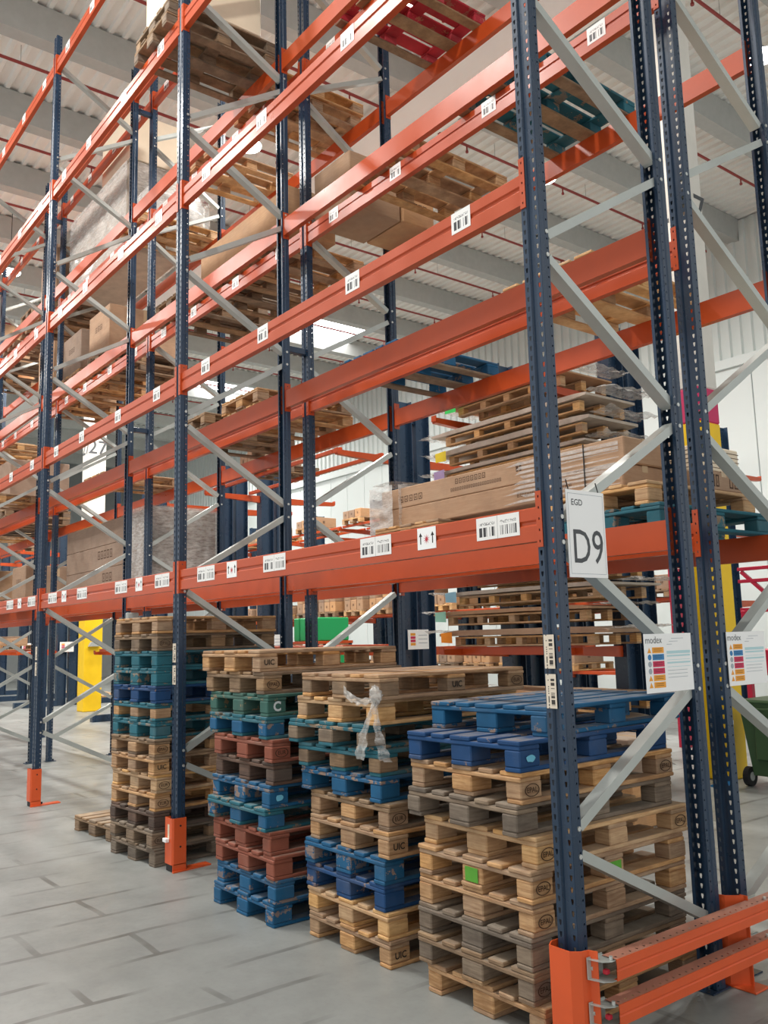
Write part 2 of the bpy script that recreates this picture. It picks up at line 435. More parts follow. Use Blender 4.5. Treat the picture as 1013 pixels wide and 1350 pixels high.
# high bay lamps
def lamp(x, y, z, label):
    t = thing('high_bay_lamp', label, 'lamp', (x, y, z), 0, 'high bay lamps')
    m = MB(); m.tube((0,0,0.02), (0,0,0.14), 0.24, 20, 0.1); m.build('housing', M['wall_grey'], t)
    m = MB(); m.tube((0,0,-0.01), (0,0,0.02), 0.22, 20); m.build('lens', M['lamp'], t)
    m = MB(); m.tube((0,0,0.14), (0,0,ZC - 0.1 - z), 0.008, 6); m.build('cord', M['black'], t)
    l = bpy.data.lights.new('lamp_light', 'AREA'); l.shape = 'DISK'; l.size = 0.44; l.energy = LAMP_W; l.color = (1, 0.97, 0.92)
    o = bpy.data.objects.new('lamp_light', l); COL.objects.link(o); o.parent = t; o.location = (0, 0, -0.02)
k = 0
for y in (-2.9, 4.0, 9.2):
    for x in (-1.2, -5.6, -10.0, -14.4, -19.0, -25.0, -31.0):
        if y == 4.0 and x == -1.2: continue
        k += 1
        row = {-2.9: 'front aisle', 4.0: 'aisle behind the racks', 9.2: 'aisle along the back'}[y]
        lamp(x - (2.1 if y == 9.2 else 0), y, 10.5, 'round high bay lamp over the %s, %s from the near end' % (row, ['first','second','third','fourth','fifth','sixth','seventh'][(-1.2,-5.6,-10.0,-14.4,-19.0,-25.0,-31.0).index(x)]))
lamp(-30.1, 15.4, 10.5, 'small round lamp glowing near the far back corner')
lamp(-17.9, 2.05, 10.5, 'round lamp glowing above the racks far left')

# ------------------------------------------------------------------ uprights
def strip(mb, org, ex, n0, n1, w0, w1, pitch, hole):
    """vertical strip from along ex (w0..w1), z n0*pitch.., each cell pierced by the outline hole (6 pts)"""
    org = Vector(org); ex = Vector(ex)
    for k in range(n0, n1):
        z0 = k*pitch; z1 = z0 + pitch; zm = (z0+z1)/2; c = (w0+w1)/2
        outer = [(w0,z1),(w1,z1),(w1,zm),(w1,z0),(w0,z0),(w0,zm)]
        inner = [(c+a, zm+b) for a, b in hole]
        mb.add([org + ex*a + Vector((0,0,b)) for a, b in outer + inner], [(i, (i+1) % 6, 6+(i+1) % 6, 6+i) for i in range(6)])
TEAR = [(-0.007,0.013),(0.007,0.013),(0.007,0.003),(0.0035,-0.011),(-0.0035,-0.011),(-0.007,0.003)]
DOT = [(-0.003,0.005),(0.003,0.005),(0.005,0),(0.003,-0.005),(-0.003,-0.005),(-0.005,0)]
HOOK = [(-0.004,0.006),(0.004,0.006),(0.004,0),(0.004,-0.006),(-0.004,-0.006),(-0.004,0)]
def post_mesh():
    """cold-rolled section: slotted face at y=0, open at the back"""
    m = MB(); w = PW/2; n = int(HT/0.05)
    for s in (-1, 1):
        a, b = sorted((s*w, s*0.02))
        strip(m, (0,0,0), (1,0,0), 0, n, a, b, 0.05, TEAR)
        h = n*0.05
        m.add([(s*0.02,0,0),(s*0.013,0.012,0),(s*0.013,0.012,h),(s*0.02,0,h)], [(0,1,2,3)])
        strip(m, (s*w,0,0), (0,1,0), 0, n, 0.0, PD*0.5, 0.05, [(p*0.01, q*0.01) for p, q in DOT])
        m.add([(s*w,PD*0.5,0),(s*(w-0.006),PD*0.62,0),(s*(w-0.006),PD*0.62,h),(s*w,PD*0.5,h)], [(0,1,2,3)])
        strip(m, (s*(w-0.006),0,0), (0,1,0), 0, n, PD*0.62, PD, 0.05, DOT)
        m.add([(s*(w-0.006),PD,0),(s*(w-0.024),PD,0),(s*(w-0.024),PD,h),(s*(w-0.006),PD,h)], [(0,1,2,3)])
    h = n*0.05
    m.add([(-0.013,0.012,0),(0.013,0.012,0),(0.013,0.012,h),(-0.013,0.012,h)], [(0,1,2,3)])
    me = m.mesh('post'); me.materials.append(M['navy'])
    md = bpy.data.objects.new('tmp', me); COL.objects.link(md)
    so = md.modifiers.new('s', 'SOLIDIFY'); so.thickness = 0.0025; so.offset = 0
    bpy.context.view_layer.update()
    out = bpy.data.meshes.new_from_object(md.evaluated_get(bpy.context.evaluated_depsgraph_get()))
    bpy.data.objects.remove(md)
    return out
POST = post_mesh()
def foot_mesh():
    m = MB(); m.cbox(-0.07, 0.07, -0.03, 0.13, 0, 0.008, 0.002); m.tube((0,0.1,0.008), (0,0.1,0.03), 0.012, 8)
    me = m.mesh('foot'); me.materials.append(M['navy']); return me
FOOT = foot_mesh()
BOLT = (lambda me: (me.materials.append(M['bolt']), me)[1])(MB().tube((-0.006,0,0), (0.006,0,0), 0.011, 10).mesh('bolt'))

def brace_mesh(y0, z0, y1, z1):
    """channel lying in the plane of the frame, its back to +X"""
    p = Vector((0, y0, z0)); q = Vector((0, y1, z1)); d = (q-p).normalized(); nrm = Vector((0, -d.z, d.y))
    if nrm.z < 0: nrm = -nrm
    X0, X1, H, T = -0.034, 0.034, 0.0235, 0.003
    out = [(X0,-H),(X1,-H),(X1,H),(X0,H),(X0,H-0.012),(X0+T,H-0.012),(X0+T,H-T),(X1-T,H-T),(X1-T,-H+T),(X0+T,-H+T),(X0+T,-H+0.012),(X0,-H+0.012)]
    m = MB(); n = len(out)
    vs = [t + Vector((a,0,0)) + nrm*b for t in (p, q) for a, b in out]
    m.add(vs, [(i, (i+1) % n, n+(i+1) % n, n+i) for i in range(n)] + [tuple(range(n)), tuple(range(n, 2*n))])
    me = m.mesh('brace'); recalc(me); me.materials.append(M['galv']); return me
FZ = [0.87, 2.28, 3.70, 5.10, 6.46, 7.86, 9.25]       # brace nodes on the aisle post
BZ = [0.28, 1.55, 2.97, 4.42, 5.79, 7.22, 8.58]       # brace nodes on the rear post
BR = []
for i in range(7):
    BR.append((0.085, FZ[i]-0.06, D-0.04, BZ[i]+0.06))
    if i < 6: BR.append((0.085, FZ[i]+0.06, D-0.04, BZ[i+1]-0.06))
BRM = [(b, brace_mesh(*b)) for b in BR]

def upright_frame(k, rack):
    x = FX[k]
    where = ['at the end with the hanging sign', 'second from the sign end', 'third from the sign end', 'fourth from the sign end', 'fifth from the sign end', 'furthest from the sign end'][k]
    lab = 'navy upright frame of the %s rack, %s' % ('aisle-side' if rack == 0 else 'rear', where)
    t = thing('upright_frame', lab, 'rack frame', (x, 0 if rack == 0 else YB + D, 0), 0 if rack == 0 else math.pi, 'upright frames of the pallet racks')
    put('post', POST, t); put('post', POST, t, (0, D, 0), math.pi)
    put('foot_plate', FOOT, t); put('foot_plate', FOOT, t, (0, D, 0), math.pi)
    s = 1 if rack == 0 else -1
    for b, me in BRM:
        o = put('brace', me, t, (0, 0, 0))
        if rack == 1: o.scale.x = -1
        if k < 3:
            for yy, zz in ((b[0]-0.035, b[1]), (b[2]+0.01, b[3])):
                put('bolt', BOLT, t, (s*(PW/2-0.004), yy, zz))
    return t
FR = {}
for k in range(6):
    for rk in (0, 1): FR[(k, rk)] = upright_frame(k, rk)
# spacers tying the two racks together
SP = (lambda me: (me.materials.append(M['navy']), me)[1])(MB().cbox(-0.03, 0.03, D, YB, -0.03, 0.03).mesh('spacer'))
for k in range(1, 6):
    for z in (4.53, 8.98):
        tag(put('rack_spacer', SP, None, (FX[k], 0, z)), 'navy spacer bar joining both racks at the %s frame, %s' % (ordinal(k), 'lower one' if z < 6 else 'upper one'), 'spacer', 'spacer bars between the racks')

# ------------------------------------------------------------------ beams
def beam_body(L):
    m = MB(); h = 0.165
    prof = [(0,0.0),(0,0.075),(0.008,0.083),(0.008,0.096),(0,0.104),(0,h-0.006),(0.006,h),(0.05,h),(0.05,0.0)]
    m.prism(prof, 0, -L/2, L/2); me = m.mesh('beam_body'); recalc(me); me.materials.append(M['orange']); return me
def conn_mesh():
    """angle plate: one leg against the beam end, the other hooked on the post face; for the right hand end (+X end of the beam)"""
    m = MB(); c = 0.0535; n = 5
    strip(m, (0, -0.005, 0.0), (1,0,0), 0, n, 0.0, 0.036, c, HOOK)      # front leg, over the post face
    strip(m, (0, 0, 0.0), (0,1,0), 0, n, -0.005, 0.06, c, DOT)
    m.add([(0.0,-0.005,0),(0.036,-0.005,0),(0.036,0.0,0),(0,0.0,0)], [(0,1,2,3)])
    me = m.mesh('connector'); me.materials.append(M['orange'])
    md = bpy.data.objects.new('tmp', me); COL.objects.link(md)
    so = md.modifiers.new('s', 'SOLIDIFY'); so.thickness = 0.003; so.offset = 0
    bpy.context.view_layer.update()
    out = bpy.data.meshes.new_from_object(md.evaluated_get(bpy.context.evaluated_depsgraph_get()))
    bpy.data.objects.remove(md); return out
CONN = conn_mesh()
def label_mesh(w, h, mat):
    m = MB(); m.box(-w/2, w/2, -0.0015, 0, -h/2, h/2); me = m.mesh('barcode_label'); me.materials.append(mat); return me
LB1 = label_mesh(0.15, 0.12, M['code1']); LB2 = label_mesh(0.30, 0.115, M['code2']); LBI = label_mesh(0.155, 0.12, M['white'])
ARW = (lambda me: (me.materials.append(M['black_ink']), me)[1])(MB().add([(-0.004,0,-0.03),(0.004,0,-0.03),(0.004,0,0.012),(0.014,0,0.012),(0,0,0.034),(-0.014,0,0.012),(-0.004,0,0.012)], [(0,1,2,3,4,5,6)]).mesh('arrow_print'))
def burst():
    m = MB(); n = 10; vs = []
    for i in range(2*n):
        r = 0.03 if i % 2 == 0 else 0.009; a = math.pi*i/n; vs.append((r*math.sin(a)*0.9, 0, r*math.cos(a)))
    m.add(vs, [tuple(range(2*n))]); me = m.mesh('red_print'); me.materials.append(M['t_red']); return me
BURST = burst()
BODY = {}
ROWS = [('aisle-side rack, front', 0.0, 0), ('aisle-side rack, rear', D, 1), ('rear rack, front', YB, 0), ('rear rack, rear', YB + D, 1)]
LVN = ['lowest', 'second', 'third', 'fourth', 'top']
BAYN = ['near end', 'second', 'third', 'fourth', 'fifth']
for b in range(5):
    x1, x0 = FX[b], FX[b+1]; L = x1 - x0 - PW; xc = (x0 + x1)/2
    key = round(L, 3)
    if key not in BODY: BODY[key] = beam_body(L)
    for li, z in enumerate(LEV):
        for ri, (rn, yy, back) in enumerate(ROWS):
            t = thing('rack_beam', 'orange beam of the %s, %s level, %s bay' % (rn, LVN[li], BAYN[b]), 'rack beam', (xc, yy, z), math.pi if back else 0, 'orange beams of the pallet racks')
            put('beam_body', BODY[key], t, (0, 0.006, 0.03))
            c = put('connector', CONN, t, (L/2, 0, 0)); c2 = put('connector', CONN, t, (-L/2, 0, 0)); c2.scale.x = -1
            if ri == 0 or (ri == 2 and li >= 2):
                if li == 0:
                    sp = [(-3.55,2),(-3.12,0),(-2.50,2),(-1.335,2),(-0.87,0),(-0.325,2)]
                else:
                    sp = [(-3.57,1),(-2.64,1),(-1.51,1),(-0.50,1)]
                for sx, kind in sp:
                    wx = x1 + sx * (x1 - x0) / 4.085
                    lo = put('barcode_label', {0: LBI, 1: LB1, 2: LB2}[kind], t, (wx - xc, 0.0055, 0.03 + (0.1 if li else 0.098)))
                    if kind == 0:
                        for ax in (-0.05, 0.05): put('arrow_print', ARW, lo, (ax, -0.002, 0.0))
                        put('red_print', BURST, lo, (0, -0.002, -0.005))

# ------------------------------------------------------------------ post guards and end rails
def plate(outline, z0, z1, t=0.005):
    """folded plate: open polyline outline in XY, thickness t, from z0 to z1"""
    n = len(outline); nor = []
    for i in range(n):
        a = Vector(outline[max(i-1,0)]); b = Vector(outline[min(i+1,n-1)]); d = (b-a).normalized(); nor.append(Vector((-d.y, d.x)))
    inn = [Vector(outline[i]) + nor[i]*t for i in range(n)]
    poly = [tuple(p) for p in outline] + [tuple(p) for p in inn[::-1]]
    m = MB(); m.prism(poly, 2, z0, z1, caps=False)
    k = len(poly)
    for zz in (0, 1):
        for i in range(n-1): m.f.append((zz*k + i, zz*k + i+1, zz*k + k-2-i, zz*k + k-1-i))
    return m
def built(m, name, mat, parent=None, loc=(0,0,0)):
    me = m.mesh(name); recalc(me); me.materials.append(mat); return put(name, me, parent, loc)
# near end guard
t = thing('post_guard', 'tall folded orange guard around the near corner upright', 'post guard', (0, 0, 0))
built(plate([(-0.075,0.02),(-0.075,-0.03),(-0.045,-0.075),(0.07,-0.075),(0.105,-0.04),(0.112,0.0),(0.150,0.012)], 0, 0.445, 0.006), 'guard_plate', M['orange_guard'], t)
built(MB().cbox(-0.075, 0.15, -0.074, 0.0, 0.0, 0.008, 0.002), 'base_plate', M['orange_guard'], t)
# angle guards at the next two uprights
for gi, (k, lab) in enumerate(((1, 'orange angle guard with pale sticker at the second front upright'), (2, 'orange angle guard at the third front upright'), (3, 'orange angle guard at the fourth front upright'))):
    t = thing('post_guard', lab, 'post guard', (FX[k], 0, 0), 0, 'angle guards of the front uprights')
    built(plate([(-0.062,-0.004),(-0.062,-0.05),(0.062,-0.05),(0.075,-0.036),(0.075,0.07)], 0.055, 0.41, 0.005), 'guard_plate', M['orange_guard'], t)
    built(MB().prism([(-0.03,0.08),(0.075,0.08),(0.075,-0.05),(0.10,-0.05),(0.055,0.30),(-0.05,0.30)], 2, 0.0, 0.01), 'foot_plate', M['orange_guard'], t)
    built(MB().prism([(0.069,-0.045),(0.069,0.07),(0.075,0.07),(0.075,-0.045)], 2, 0.0, 0.06), 'heel', M['orange_guard'], t)
    built(MB().cbox(-0.05, 0.06, -0.045, 0.0, 0.0, 0.055), 'gap_block', M['rubber_and_gap'], t)  # black block put in for the dark shade of the gap under the plate
    for zz in (0.35, 0.19): built(MB().tube((0.075,0.02,zz), (0.078,0.02,zz), 0.008, 8), 'hole', M['rubber_and_gap'], t)
    if gi == 0:
        o = built(MB().box(-0.012, 0.02, -0.0515, -0.050, 0.24, 0.36), 'sticker', M['paper'], t)
        built(MB().cbox(-0.04, 0.025, -0.085, -0.052, 0.225, 0.255), 'peeling_label', M['white'], t)
# guard at the rear end of the end rails
t = thing('post_guard', 'orange guard with flat foot at the rear rack upright', 'post guard', (0, YB - 0.06, 0))
built(plate([(-0.01,-0.115),(0.06,-0.10),(0.10,-0.06),(0.125,-0.03)], 0.0, 0.44, 0.006), 'guard_plate', M['orange_guard'], t)
built(MB().cbox(0.10, 0.145, -0.03, -0.022, 0, 0.44, 0.002), 'flange', M['orange_guard'], t)
built(MB().cbox(0.04, 0.20, -0.11, 0.02, 0, 0.01, 0.003), 'foot_plate', M['orange_guard'], t)
# end rails: two folded orange rails on galvanised brackets
def end_rail(z, label):
    y0, y1 = 0.02, 2.62
    t = thing('guard_rail', label, 'guard rail', (0.135, -0.01, z), 0, 'end guard rails')
    w, hh, th = 0.078, 0.086, 0.004
    prof = [(0,0),(w,0),(w,-hh*0.42),(w-0.006,-hh*0.5),(w,-hh*0.58),(w,-hh),(w-0.02,-hh),(w-0.02,-hh+th),(w-th,-hh+th),(w-th,-th),(0,-th)]
    prof = [(a, b) for a, b in prof]
    b = MB(); b.prism(prof[1:10] + [(w-th, -0.0)], 1, y0 + 0.05, y1); built(b, 'rail_face', M['orange_guard'], t)
    top = MB(); pitch = 0.05; k = int((y1 - y0 - 0.05)/pitch)
    for i in range(k):
        ya = y0 + 0.05 + i*pitch; yb = ya + pitch; c = w - 0.026; r = 0.005
        outer = [(0,ya),(w-th,ya),(w-th,yb),(0,yb)]; inner = [(c-r,ya+0.02),(c+r,ya+0.02),(c+r,ya+0.03),(c-r,ya+0.03)]
        top.add([(a, q, 0) for a, q in outer + inner], [(j, (j+1) % 4, 4+(j+1) % 4, 4+j) for j in range(4)])
    top.add([(0,y0+0.05,0),(0,y1,0),(0,y1,-0.02),(0,y0+0.05,-0.02)], [(0,1,2,3)])
    built(top, 'rail_top', M['dusty'], t)
    for ya in (y0 - 0.03, 1.24, 2.35):
        br = thing2 = MB()
        br.box(-0.02, -0.015, ya, ya+0.10, -hh, 0.002)
        br.prism([(-0.02,ya),(-0.02,ya+0.1),(w-0.006,ya+0.14),(w-0.006,ya+0.055),(0.05,ya+0.02)], 2, -0.006, -0.0045)
        br.prism([(-0.02,ya),(-0.02,ya+0.1),(w-0.006,ya+0.14),(w-0.006,ya+0.055),(0.05,ya+0.02)], 2, -hh, -hh+0.003)
        bo = built(br, 'bracket', M['galv'], t)
        built(MB().tube((-0.015,ya+0.03,-0.045), (-0.008,ya+0.03,-0.045), 0.01, 8), 'bolt', M['bolt'], bo)
        built(MB().tube((0.055,ya+0.07,-0.004), (0.055,ya+0.07,0.012), 0.008, 8), 'bolt', M['bolt'], bo)
        built(MB().cbox(0.02, 0.045, ya+0.05, ya+0.075, -0.065, -0.045), 'red_stub', M['t_red'], bo)
end_rail(0.418, 'upper orange end guard rail with dusty perforated top')
end_rail(0.238, 'lower orange end guard rail with dusty perforated top')

# ------------------------------------------------------------------ signs and sheets on the end frame
def facing_board(name, label, cat, y0, y1, z0, z1, x=0.066):
    t = thing(name, label, cat, (x, (y0+y1)/2, (z0+z1)/2))
    built(MB().cbox(-0.002, 0.002, -(y1-y0)/2, (y1-y0)/2, -(z1-z0)/2, (z1-z0)/2, 0.0008), 'board', M['white'], t)
    return t
def patch(t, name, mat, y0, y1, z0, z1, x=0.0026):
    return built(MB().add([(x,y0,z0),(x,y1,z0),(x,y1,z1),(x,y0,z1)], [(0,1,2,3)]), name, mat, t)
t = facing_board('aisle_sign', 'white hanging sign reading D9 on the end frame', 'sign', 0.07, 0.35, 2.055, 2.472)
put('lettering', text_mesh('D9', 0.19, M['grey_ink'], 0.0), t, (0.003, 0.003, -0.07), rot=ROT_PX).scale = (1.0, 1.22, 1)
put('logo', text_mesh('EGD', 0.042, M['grey_ink'], 0.0003), t, (0.003, -0.065, 0.148), rot=ROT_PX)
for a, b, c, d in ((-0.128,0.128,0.190,0.192),(-0.128,0.128,-0.192,-0.190),(-0.129,-0.127,-0.192,0.192),(0.127,0.129,-0.192,0.192)): patch(t, 'border_line', M['light_ink'], a, b, c, d)
for yy in (-0.11, 0.11): built(MB().bar((-0.004, yy, 0.2), (-0.02, yy, 0.26), 0.004, 0.004, (1,0,0)), 'hanging_tie', M['black'], t)
def info_sheet(label, y0, y1, z0, z1, x=0.066):
    t = facing_board('safety_sheet', label, 'notice', y0, y1, z0, z1, x); t['group'] = 'safety sheets on the end frames'
    w = (y1-y0)/2; h = (z1-z0)/2
    put('logo', text_mesh('modex', 0.05, M['grey_ink'], -0.0002), t, (0.003, -w*0.62, h*0.78), rot=ROT_PX)
    for i, cc in enumerate(('p_orange','p_blue','p_red','p_red','p_orange','p_orange')):
        zc = h*0.44 - i*h*0.235
        p = patch(t, 'coloured_field', M[cc], -w*0.70, -w*0.22, zc - h*0.1, zc + h*0.1)
        for q in range(2): patch(p, 'small_print', M['black_ink'], -w*0.64, -w*0.3, zc - h*0.03 + q*h*0.06, zc - h*0.018 + q*h*0.06, 0.0030)
        if i in (0, 4, 5):
            built(MB().add([(0.0026,-w*0.90,zc-h*0.09),(0.0026,-w*0.74,zc-h*0.09),(0.0026,-w*0.82,zc+h*0.1)], [(0,1,2)]), 'triangle_symbol', M['p_orange'], t)
        else:
            n = 14; built(MB().add([(0.0026,-w*0.82+w*0.075*math.cos(2*math.pi*j/n),zc+h*0.1*math.sin(2*math.pi*j/n)) for j in range(n)], [tuple(range(n))]), 'round_symbol', M['p_blue' if i == 1 else 'light_ink'], t)
    patch(t, 'table_header', M['p_cyan'], -w*0.1, w*0.92, h*0.30, h*0.40)
    for i in range(3): patch(t, 'small_print', M['light_ink'], -w*0.08 + 0.1*w*i, w*(0.15+0.25*i), h*(0.62+0.1*i), h*(0.635+0.1*i))
    for i in range(7): patch(t, 'table_line', M['p_cyan' if i < 4 else 'light_ink'], -w*0.1, w*(0.9 if i < 4 else 0.75), h*(0.2-0.12*i), h*(0.215-0.12*i) + (0.006 if i in (0,2) else 0.0))
info_sheet('white safety sheet with coloured fields on the aisle-side end frame', 0.60, 1.005, 1.49, 1.782)
info_sheet('white safety sheet with coloured fields on the rear end frame', 1.345, 1.74, 1.487, 1.78)

# upright barcode strips on the front posts
VL = label_mesh(0.062, 0.155, M['code_v'])
for k in (0, 1, 2):
    for j, zc in enumerate((1.715, 1.535)):
        tag(put('post_label', VL, None, (FX[k] - 0.018, -0.0035, zc)), 'cream upright barcode label on the %s front post, %s of two' % (ordinal(k), ['upper','lower'][j]), 'label', 'barcode labels on the posts')

# ------------------------------------------------------------------ pallets
PM = {}
def pmesh(key, x0, x1, y0, y1, z0, z1, mat, c=0.005):
    k = (key, mat.name)
    if k not in PM:
        me = MB().cbox(x0, x1, y0, y1, z0, z1, c).mesh(key); me.materials.append(mat); PM[k] = me
    return PM[k]
TOPX = [(-0.4,-0.255),(-0.214,-0.114),(-0.0725,0.0725),(0.114,0.214),(0.255,0.4)]
BLKX = [(-0.4,-0.3),(-0.0725,0.0725),(0.3,0.4)]
BLKY = [(0,0.145),(0.5275,0.6725),(1.055,1.2)]
def oval_mesh():
    m = MB(); n = 20; vs = []
    for r in (1.0, 0.88):
        for i in range(n): a = 2*math.pi*i/n; vs.append((0.05*r*math.cos(a), 0.03*r*math.sin(a), 0))
    m.add(vs, [(i, (i+1) % n, n+(i+1) % n, n+i) for i in range(n)]); me = m.mesh('oval'); me.materials.append(M['burn']); return me
OVAL = oval_mesh()
def pallet(x, y, z, rz, mat, label, group, block=None, bottom=None, stamp=None, tidy=False, name='wooden_pallet', length=1.2):
    """euro pallet, origin at the middle of its front short side; 0.8 wide, 1.2 deep, 0.144 high"""
    mt = M[mat]; mb = M[block] if block else mt; mo = M[bottom] if bottom else mt
    t = thing(name, label, 'pallet', (x, y, z), rz, group)
    j = (lambda a: 0.0) if tidy else (lambda a: R.uniform(-a, a))
    for i, (a, b) in enumerate(TOPX):
        put('top_board', pmesh('top_board%d' % i, a, b, 0, 1.2, 0.122, 0.144, mt), t, (j(0.003), j(0.006), 0), j(0.003))
    for i, (a, b) in enumerate(BLKY):
        put('cross_board', pmesh('cross_board%d' % i, -0.4, 0.4, a, b, 0.1, 0.122, mt), t, (j(0.003), j(0.003), 0))
    blk = {}
    for i, (a, b) in enumerate(BLKX):
        for q, (c, d) in enumerate(BLKY):
            blk[(i,q)] = put('block', pmesh('block%d%d' % (i,q), a, b, c, d, 0.022, 0.1, mb, 0.006), t, (j(0.004), j(0.004), 0))
        put('base_board', pmesh('base_board%d' % i, a, b, 0, 1.2, 0.0, 0.022, mo), t, (j(0.003), j(0.004), 0))
    for s in (stamp or []):
        kind, i, q, face = s
        a, b = BLKX[i]; c, d = BLKY[q]
        if face == 'x': loc = (b + 0.0045, (c+d)/2, 0.062); rot = ROT_PX
        else: loc = ((a+b)/2, c - 0.0045, 0.062); rot = ROT_MY
        if kind == 'EPAL':
            put('oval_stamp', OVAL, blk[(i,q)], loc, rot=rot); put('stamp_lettering', text_mesh('EPAL', 0.034, M['burn'], 0.0003), blk[(i,q)], loc, rot=rot)
        elif kind == 'EUR':
            put('oval_stamp', OVAL, blk[(i,q)], loc, rot=rot); put('stamp_lettering', text_mesh('EUR', 0.034, M['burn'], 0.0003), blk[(i,q)], loc, rot=rot)
        elif kind == 'UIC':
            put('stamp_lettering', text_mesh('UIC', 0.05, M['black_ink'], 0.001), blk[(i,q)], loc, rot=rot)
        elif kind == 'MARK':
            put('stencil_mark', text_mesh('C', 0.085, M['mark_white'], 0.003), blk[(i,q)], loc, rot=rot)
        elif kind == 'BLOB':
            m = MB(); n = 11; m.add([(0.035*(0.7+0.3*R.random())*math.cos(6.283*w/n), 0.025*(0.6+0.4*R.random())*math.sin(6.283*w/n), 0) for w in range(n)], [tuple(range(n))]); me = m.mesh('stencil'); me.materials.append(M['mark_cyan'])
            put('stencil_mark', me, blk[(i,q)], loc, rot=rot)
        elif kind == 'GREEN':
            m = MB(); m.box(-0.045, 0.045, -0.034, 0.034, -0.0005, 0.0005); me = m.mesh('patch'); me.materials.append(M['mark_green'])
            put('green_patch', me, blk[(i,q)], loc, rot=rot)
    return t

def stack(x, y, rz, spec, desc, group, jit=0.02):
    """spec from the bottom up: (mat, block, stamps, dx, dy, drz)"""
    n = len(spec); z = 0.0
    cn = dict(wood='pale wooden', wood_light='fresh light wooden', wood_dark='weathered wooden', wood_grey='grey weathered wooden', brown='dark brown wooden', blue='blue painted', deep='deep blue painted', teal='teal painted', green='green painted', rust='red-brown painted', red='red painted')
    for i, sp in enumerate(spec):
        mat, block, st, dx, dy, dr = (list(sp) + [None]*6)[:6]
        k = n - 1 - i
        pos = 'topmost of' if k == 0 else ('bottom of' if i == 0 else '%s from the top of' % ordinal(k))
        a = x + (dx if dx is not None else R.uniform(-jit, jit)); b = y + (dy if dy is not None else R.uniform(-jit, jit))
        pallet(a, b, z, rz + (dr if dr is not None else R.uniform(-0.012, 0.012)), mat, '%s pallet, %s %s' % (cn[mat], pos, desc), group, block, None, st)
        z += 0.1445
    return z
E1 = [('EPAL',2,0,'x')]; EU = [('EUR',2,0,'x')]; UI = [('UIC',2,0,'x')]; E2 = [('EPAL',2,0,'x'),('EPAL',2,2,'x')]
topA = stack(-0.545, -0.035, 0.0, [
    ('wood', None, E1, 0.02, 0.0, 0.0), ('wood_dark', 'wood_grey', E2, -0.015, -0.03, 0.01), ('wood_grey', 'wood_grey', None, -0.02, -0.02, 0.0),
    ('wood', None, E1, -0.015, -0.01, 0.0), ('wood', None, [('EPAL',2,0,'x'),('GREEN',1,0,'y'),('GREEN',2,1,'x')], -0.01, -0.015, 0.0),
    ('wood_light', None, E2, -0.01, 0.03, 0.0), ('wood_grey', 'wood_grey', None, -0.06, -0.04, -0.01), ('wood', None, E2, -0.045, -0.02, 0.0),
    ('deep', None, [('BLOB',2,0,'x')], -0.04, -0.03, 0.03), ('blue', None, [('BLOB',2,0,'x')], -0.045, 0.16, 0.06)],
    'the stack by the near corner upright', 'pallet stack beside the near corner upright')
topB = stack(-1.665, -0.02, 0.0, [
    ('wood', None, UI, 0.0, 0.0, 0.01), ('wood_light', None, None, -0.01, 0.0, 0.0), ('deep', None, None, -0.03, 0.0, 0.0), ('blue', None, None, -0.02, -0.01, 0.02),
    ('wood', None, UI, 0.02, 0.0, 0.0), ('wood_dark', 'wood', EU, 0.0, 0.02, 0.0), ('blue', None, None, -0.06, 0.0, 0.03), ('teal', 'wood_dark', None, -0.06, -0.01, 0.05),
    ('teal', 'wood_grey', None, -0.12, -0.05, 0.04), ('wood_light', None, None, -0.05, -0.03, 0.03), ('wood', 'wood_dark', [('UIC',2,1,'x'),('EUR',2,2,'x')], 0.015, -0.04, 0.01)],
    'the stack tied with film', 'pallet stack tied with film')
topC = stack(-2.70, -0.145, 0.0, [
    ('blue', None, None, 0.0, 0.0, 0.01), ('blue', None, None, 0.02, 0.01, 0.0), ('rust', None, None, 0.02, 0.0, 0.0), ('rust', None, None, -0.02, 0.0, 0.0),
    ('teal', 'blue', None, -0.04, -0.03, 0.01), ('blue', None, [('BLOB',2,0,'x')], -0.03, 0.0, 0.0), ('brown', None, None, -0.01, 0.02, 0.0), ('rust', None, EU, 0.0, 0.0, 0.01),
    ('teal', 'blue', None, -0.05, -0.01, 0.0), ('green', None, [('MARK',2,0,'x')], -0.05, 0.0, 0.02), ('wood_dark', None, E1, -0.09, -0.01, 0.02), ('wood', 'wood', UI, -0.12, -0.03, 0.03)],
    'the stack on two blue pallets', 'pallet stack with blue pallets at its foot')
topD = stack(-4.66, -0.125, 0.07, [
    ('wood_grey', None, None), ('wood_grey', 'wood_dark', EU), ('brown', None, None), ('wood', 'wood', EU), ('wood_light', None, EU), ('wood', None, UI), ('wood_dark', 'wood', E1),
    ('teal', None, None), ('teal', 'wood', None), ('deep', None, None), ('teal', None, None), ('teal', None, None), ('wood_dark', None, E1), ('wood', None, None)],
    'the stack left of the second upright', 'tall pallet stack left of the second upright', 0.014)
pallet(-5.82, -0.05, 0, 0.08, 'wood_dark', 'single weathered pallet lying on the floor left of the tall stack', 'pallets on the floor')

# ------------------------------------------------------------------ film
def film_sheet(name, fn, nu, nv, mat, label, cat, parent=None, group=None):
    m = MB(); vs = [fn(u/(nu), v/(nv)) for v in range(nv+1) for u in range(nu+1)]
    m.add(vs, [(v*(nu+1)+u, v*(nu+1)+u+1, (v+1)*(nu+1)+u+1, (v+1)*(nu+1)+u) for v in range(nv) for u in range(nu)])
    o = m.build(name, M[mat], parent, smooth=True)
    if label: tag(o, label, cat, group)
    return o
def nz(v, s, a): return a*noise.noise(Vector(v)*s)
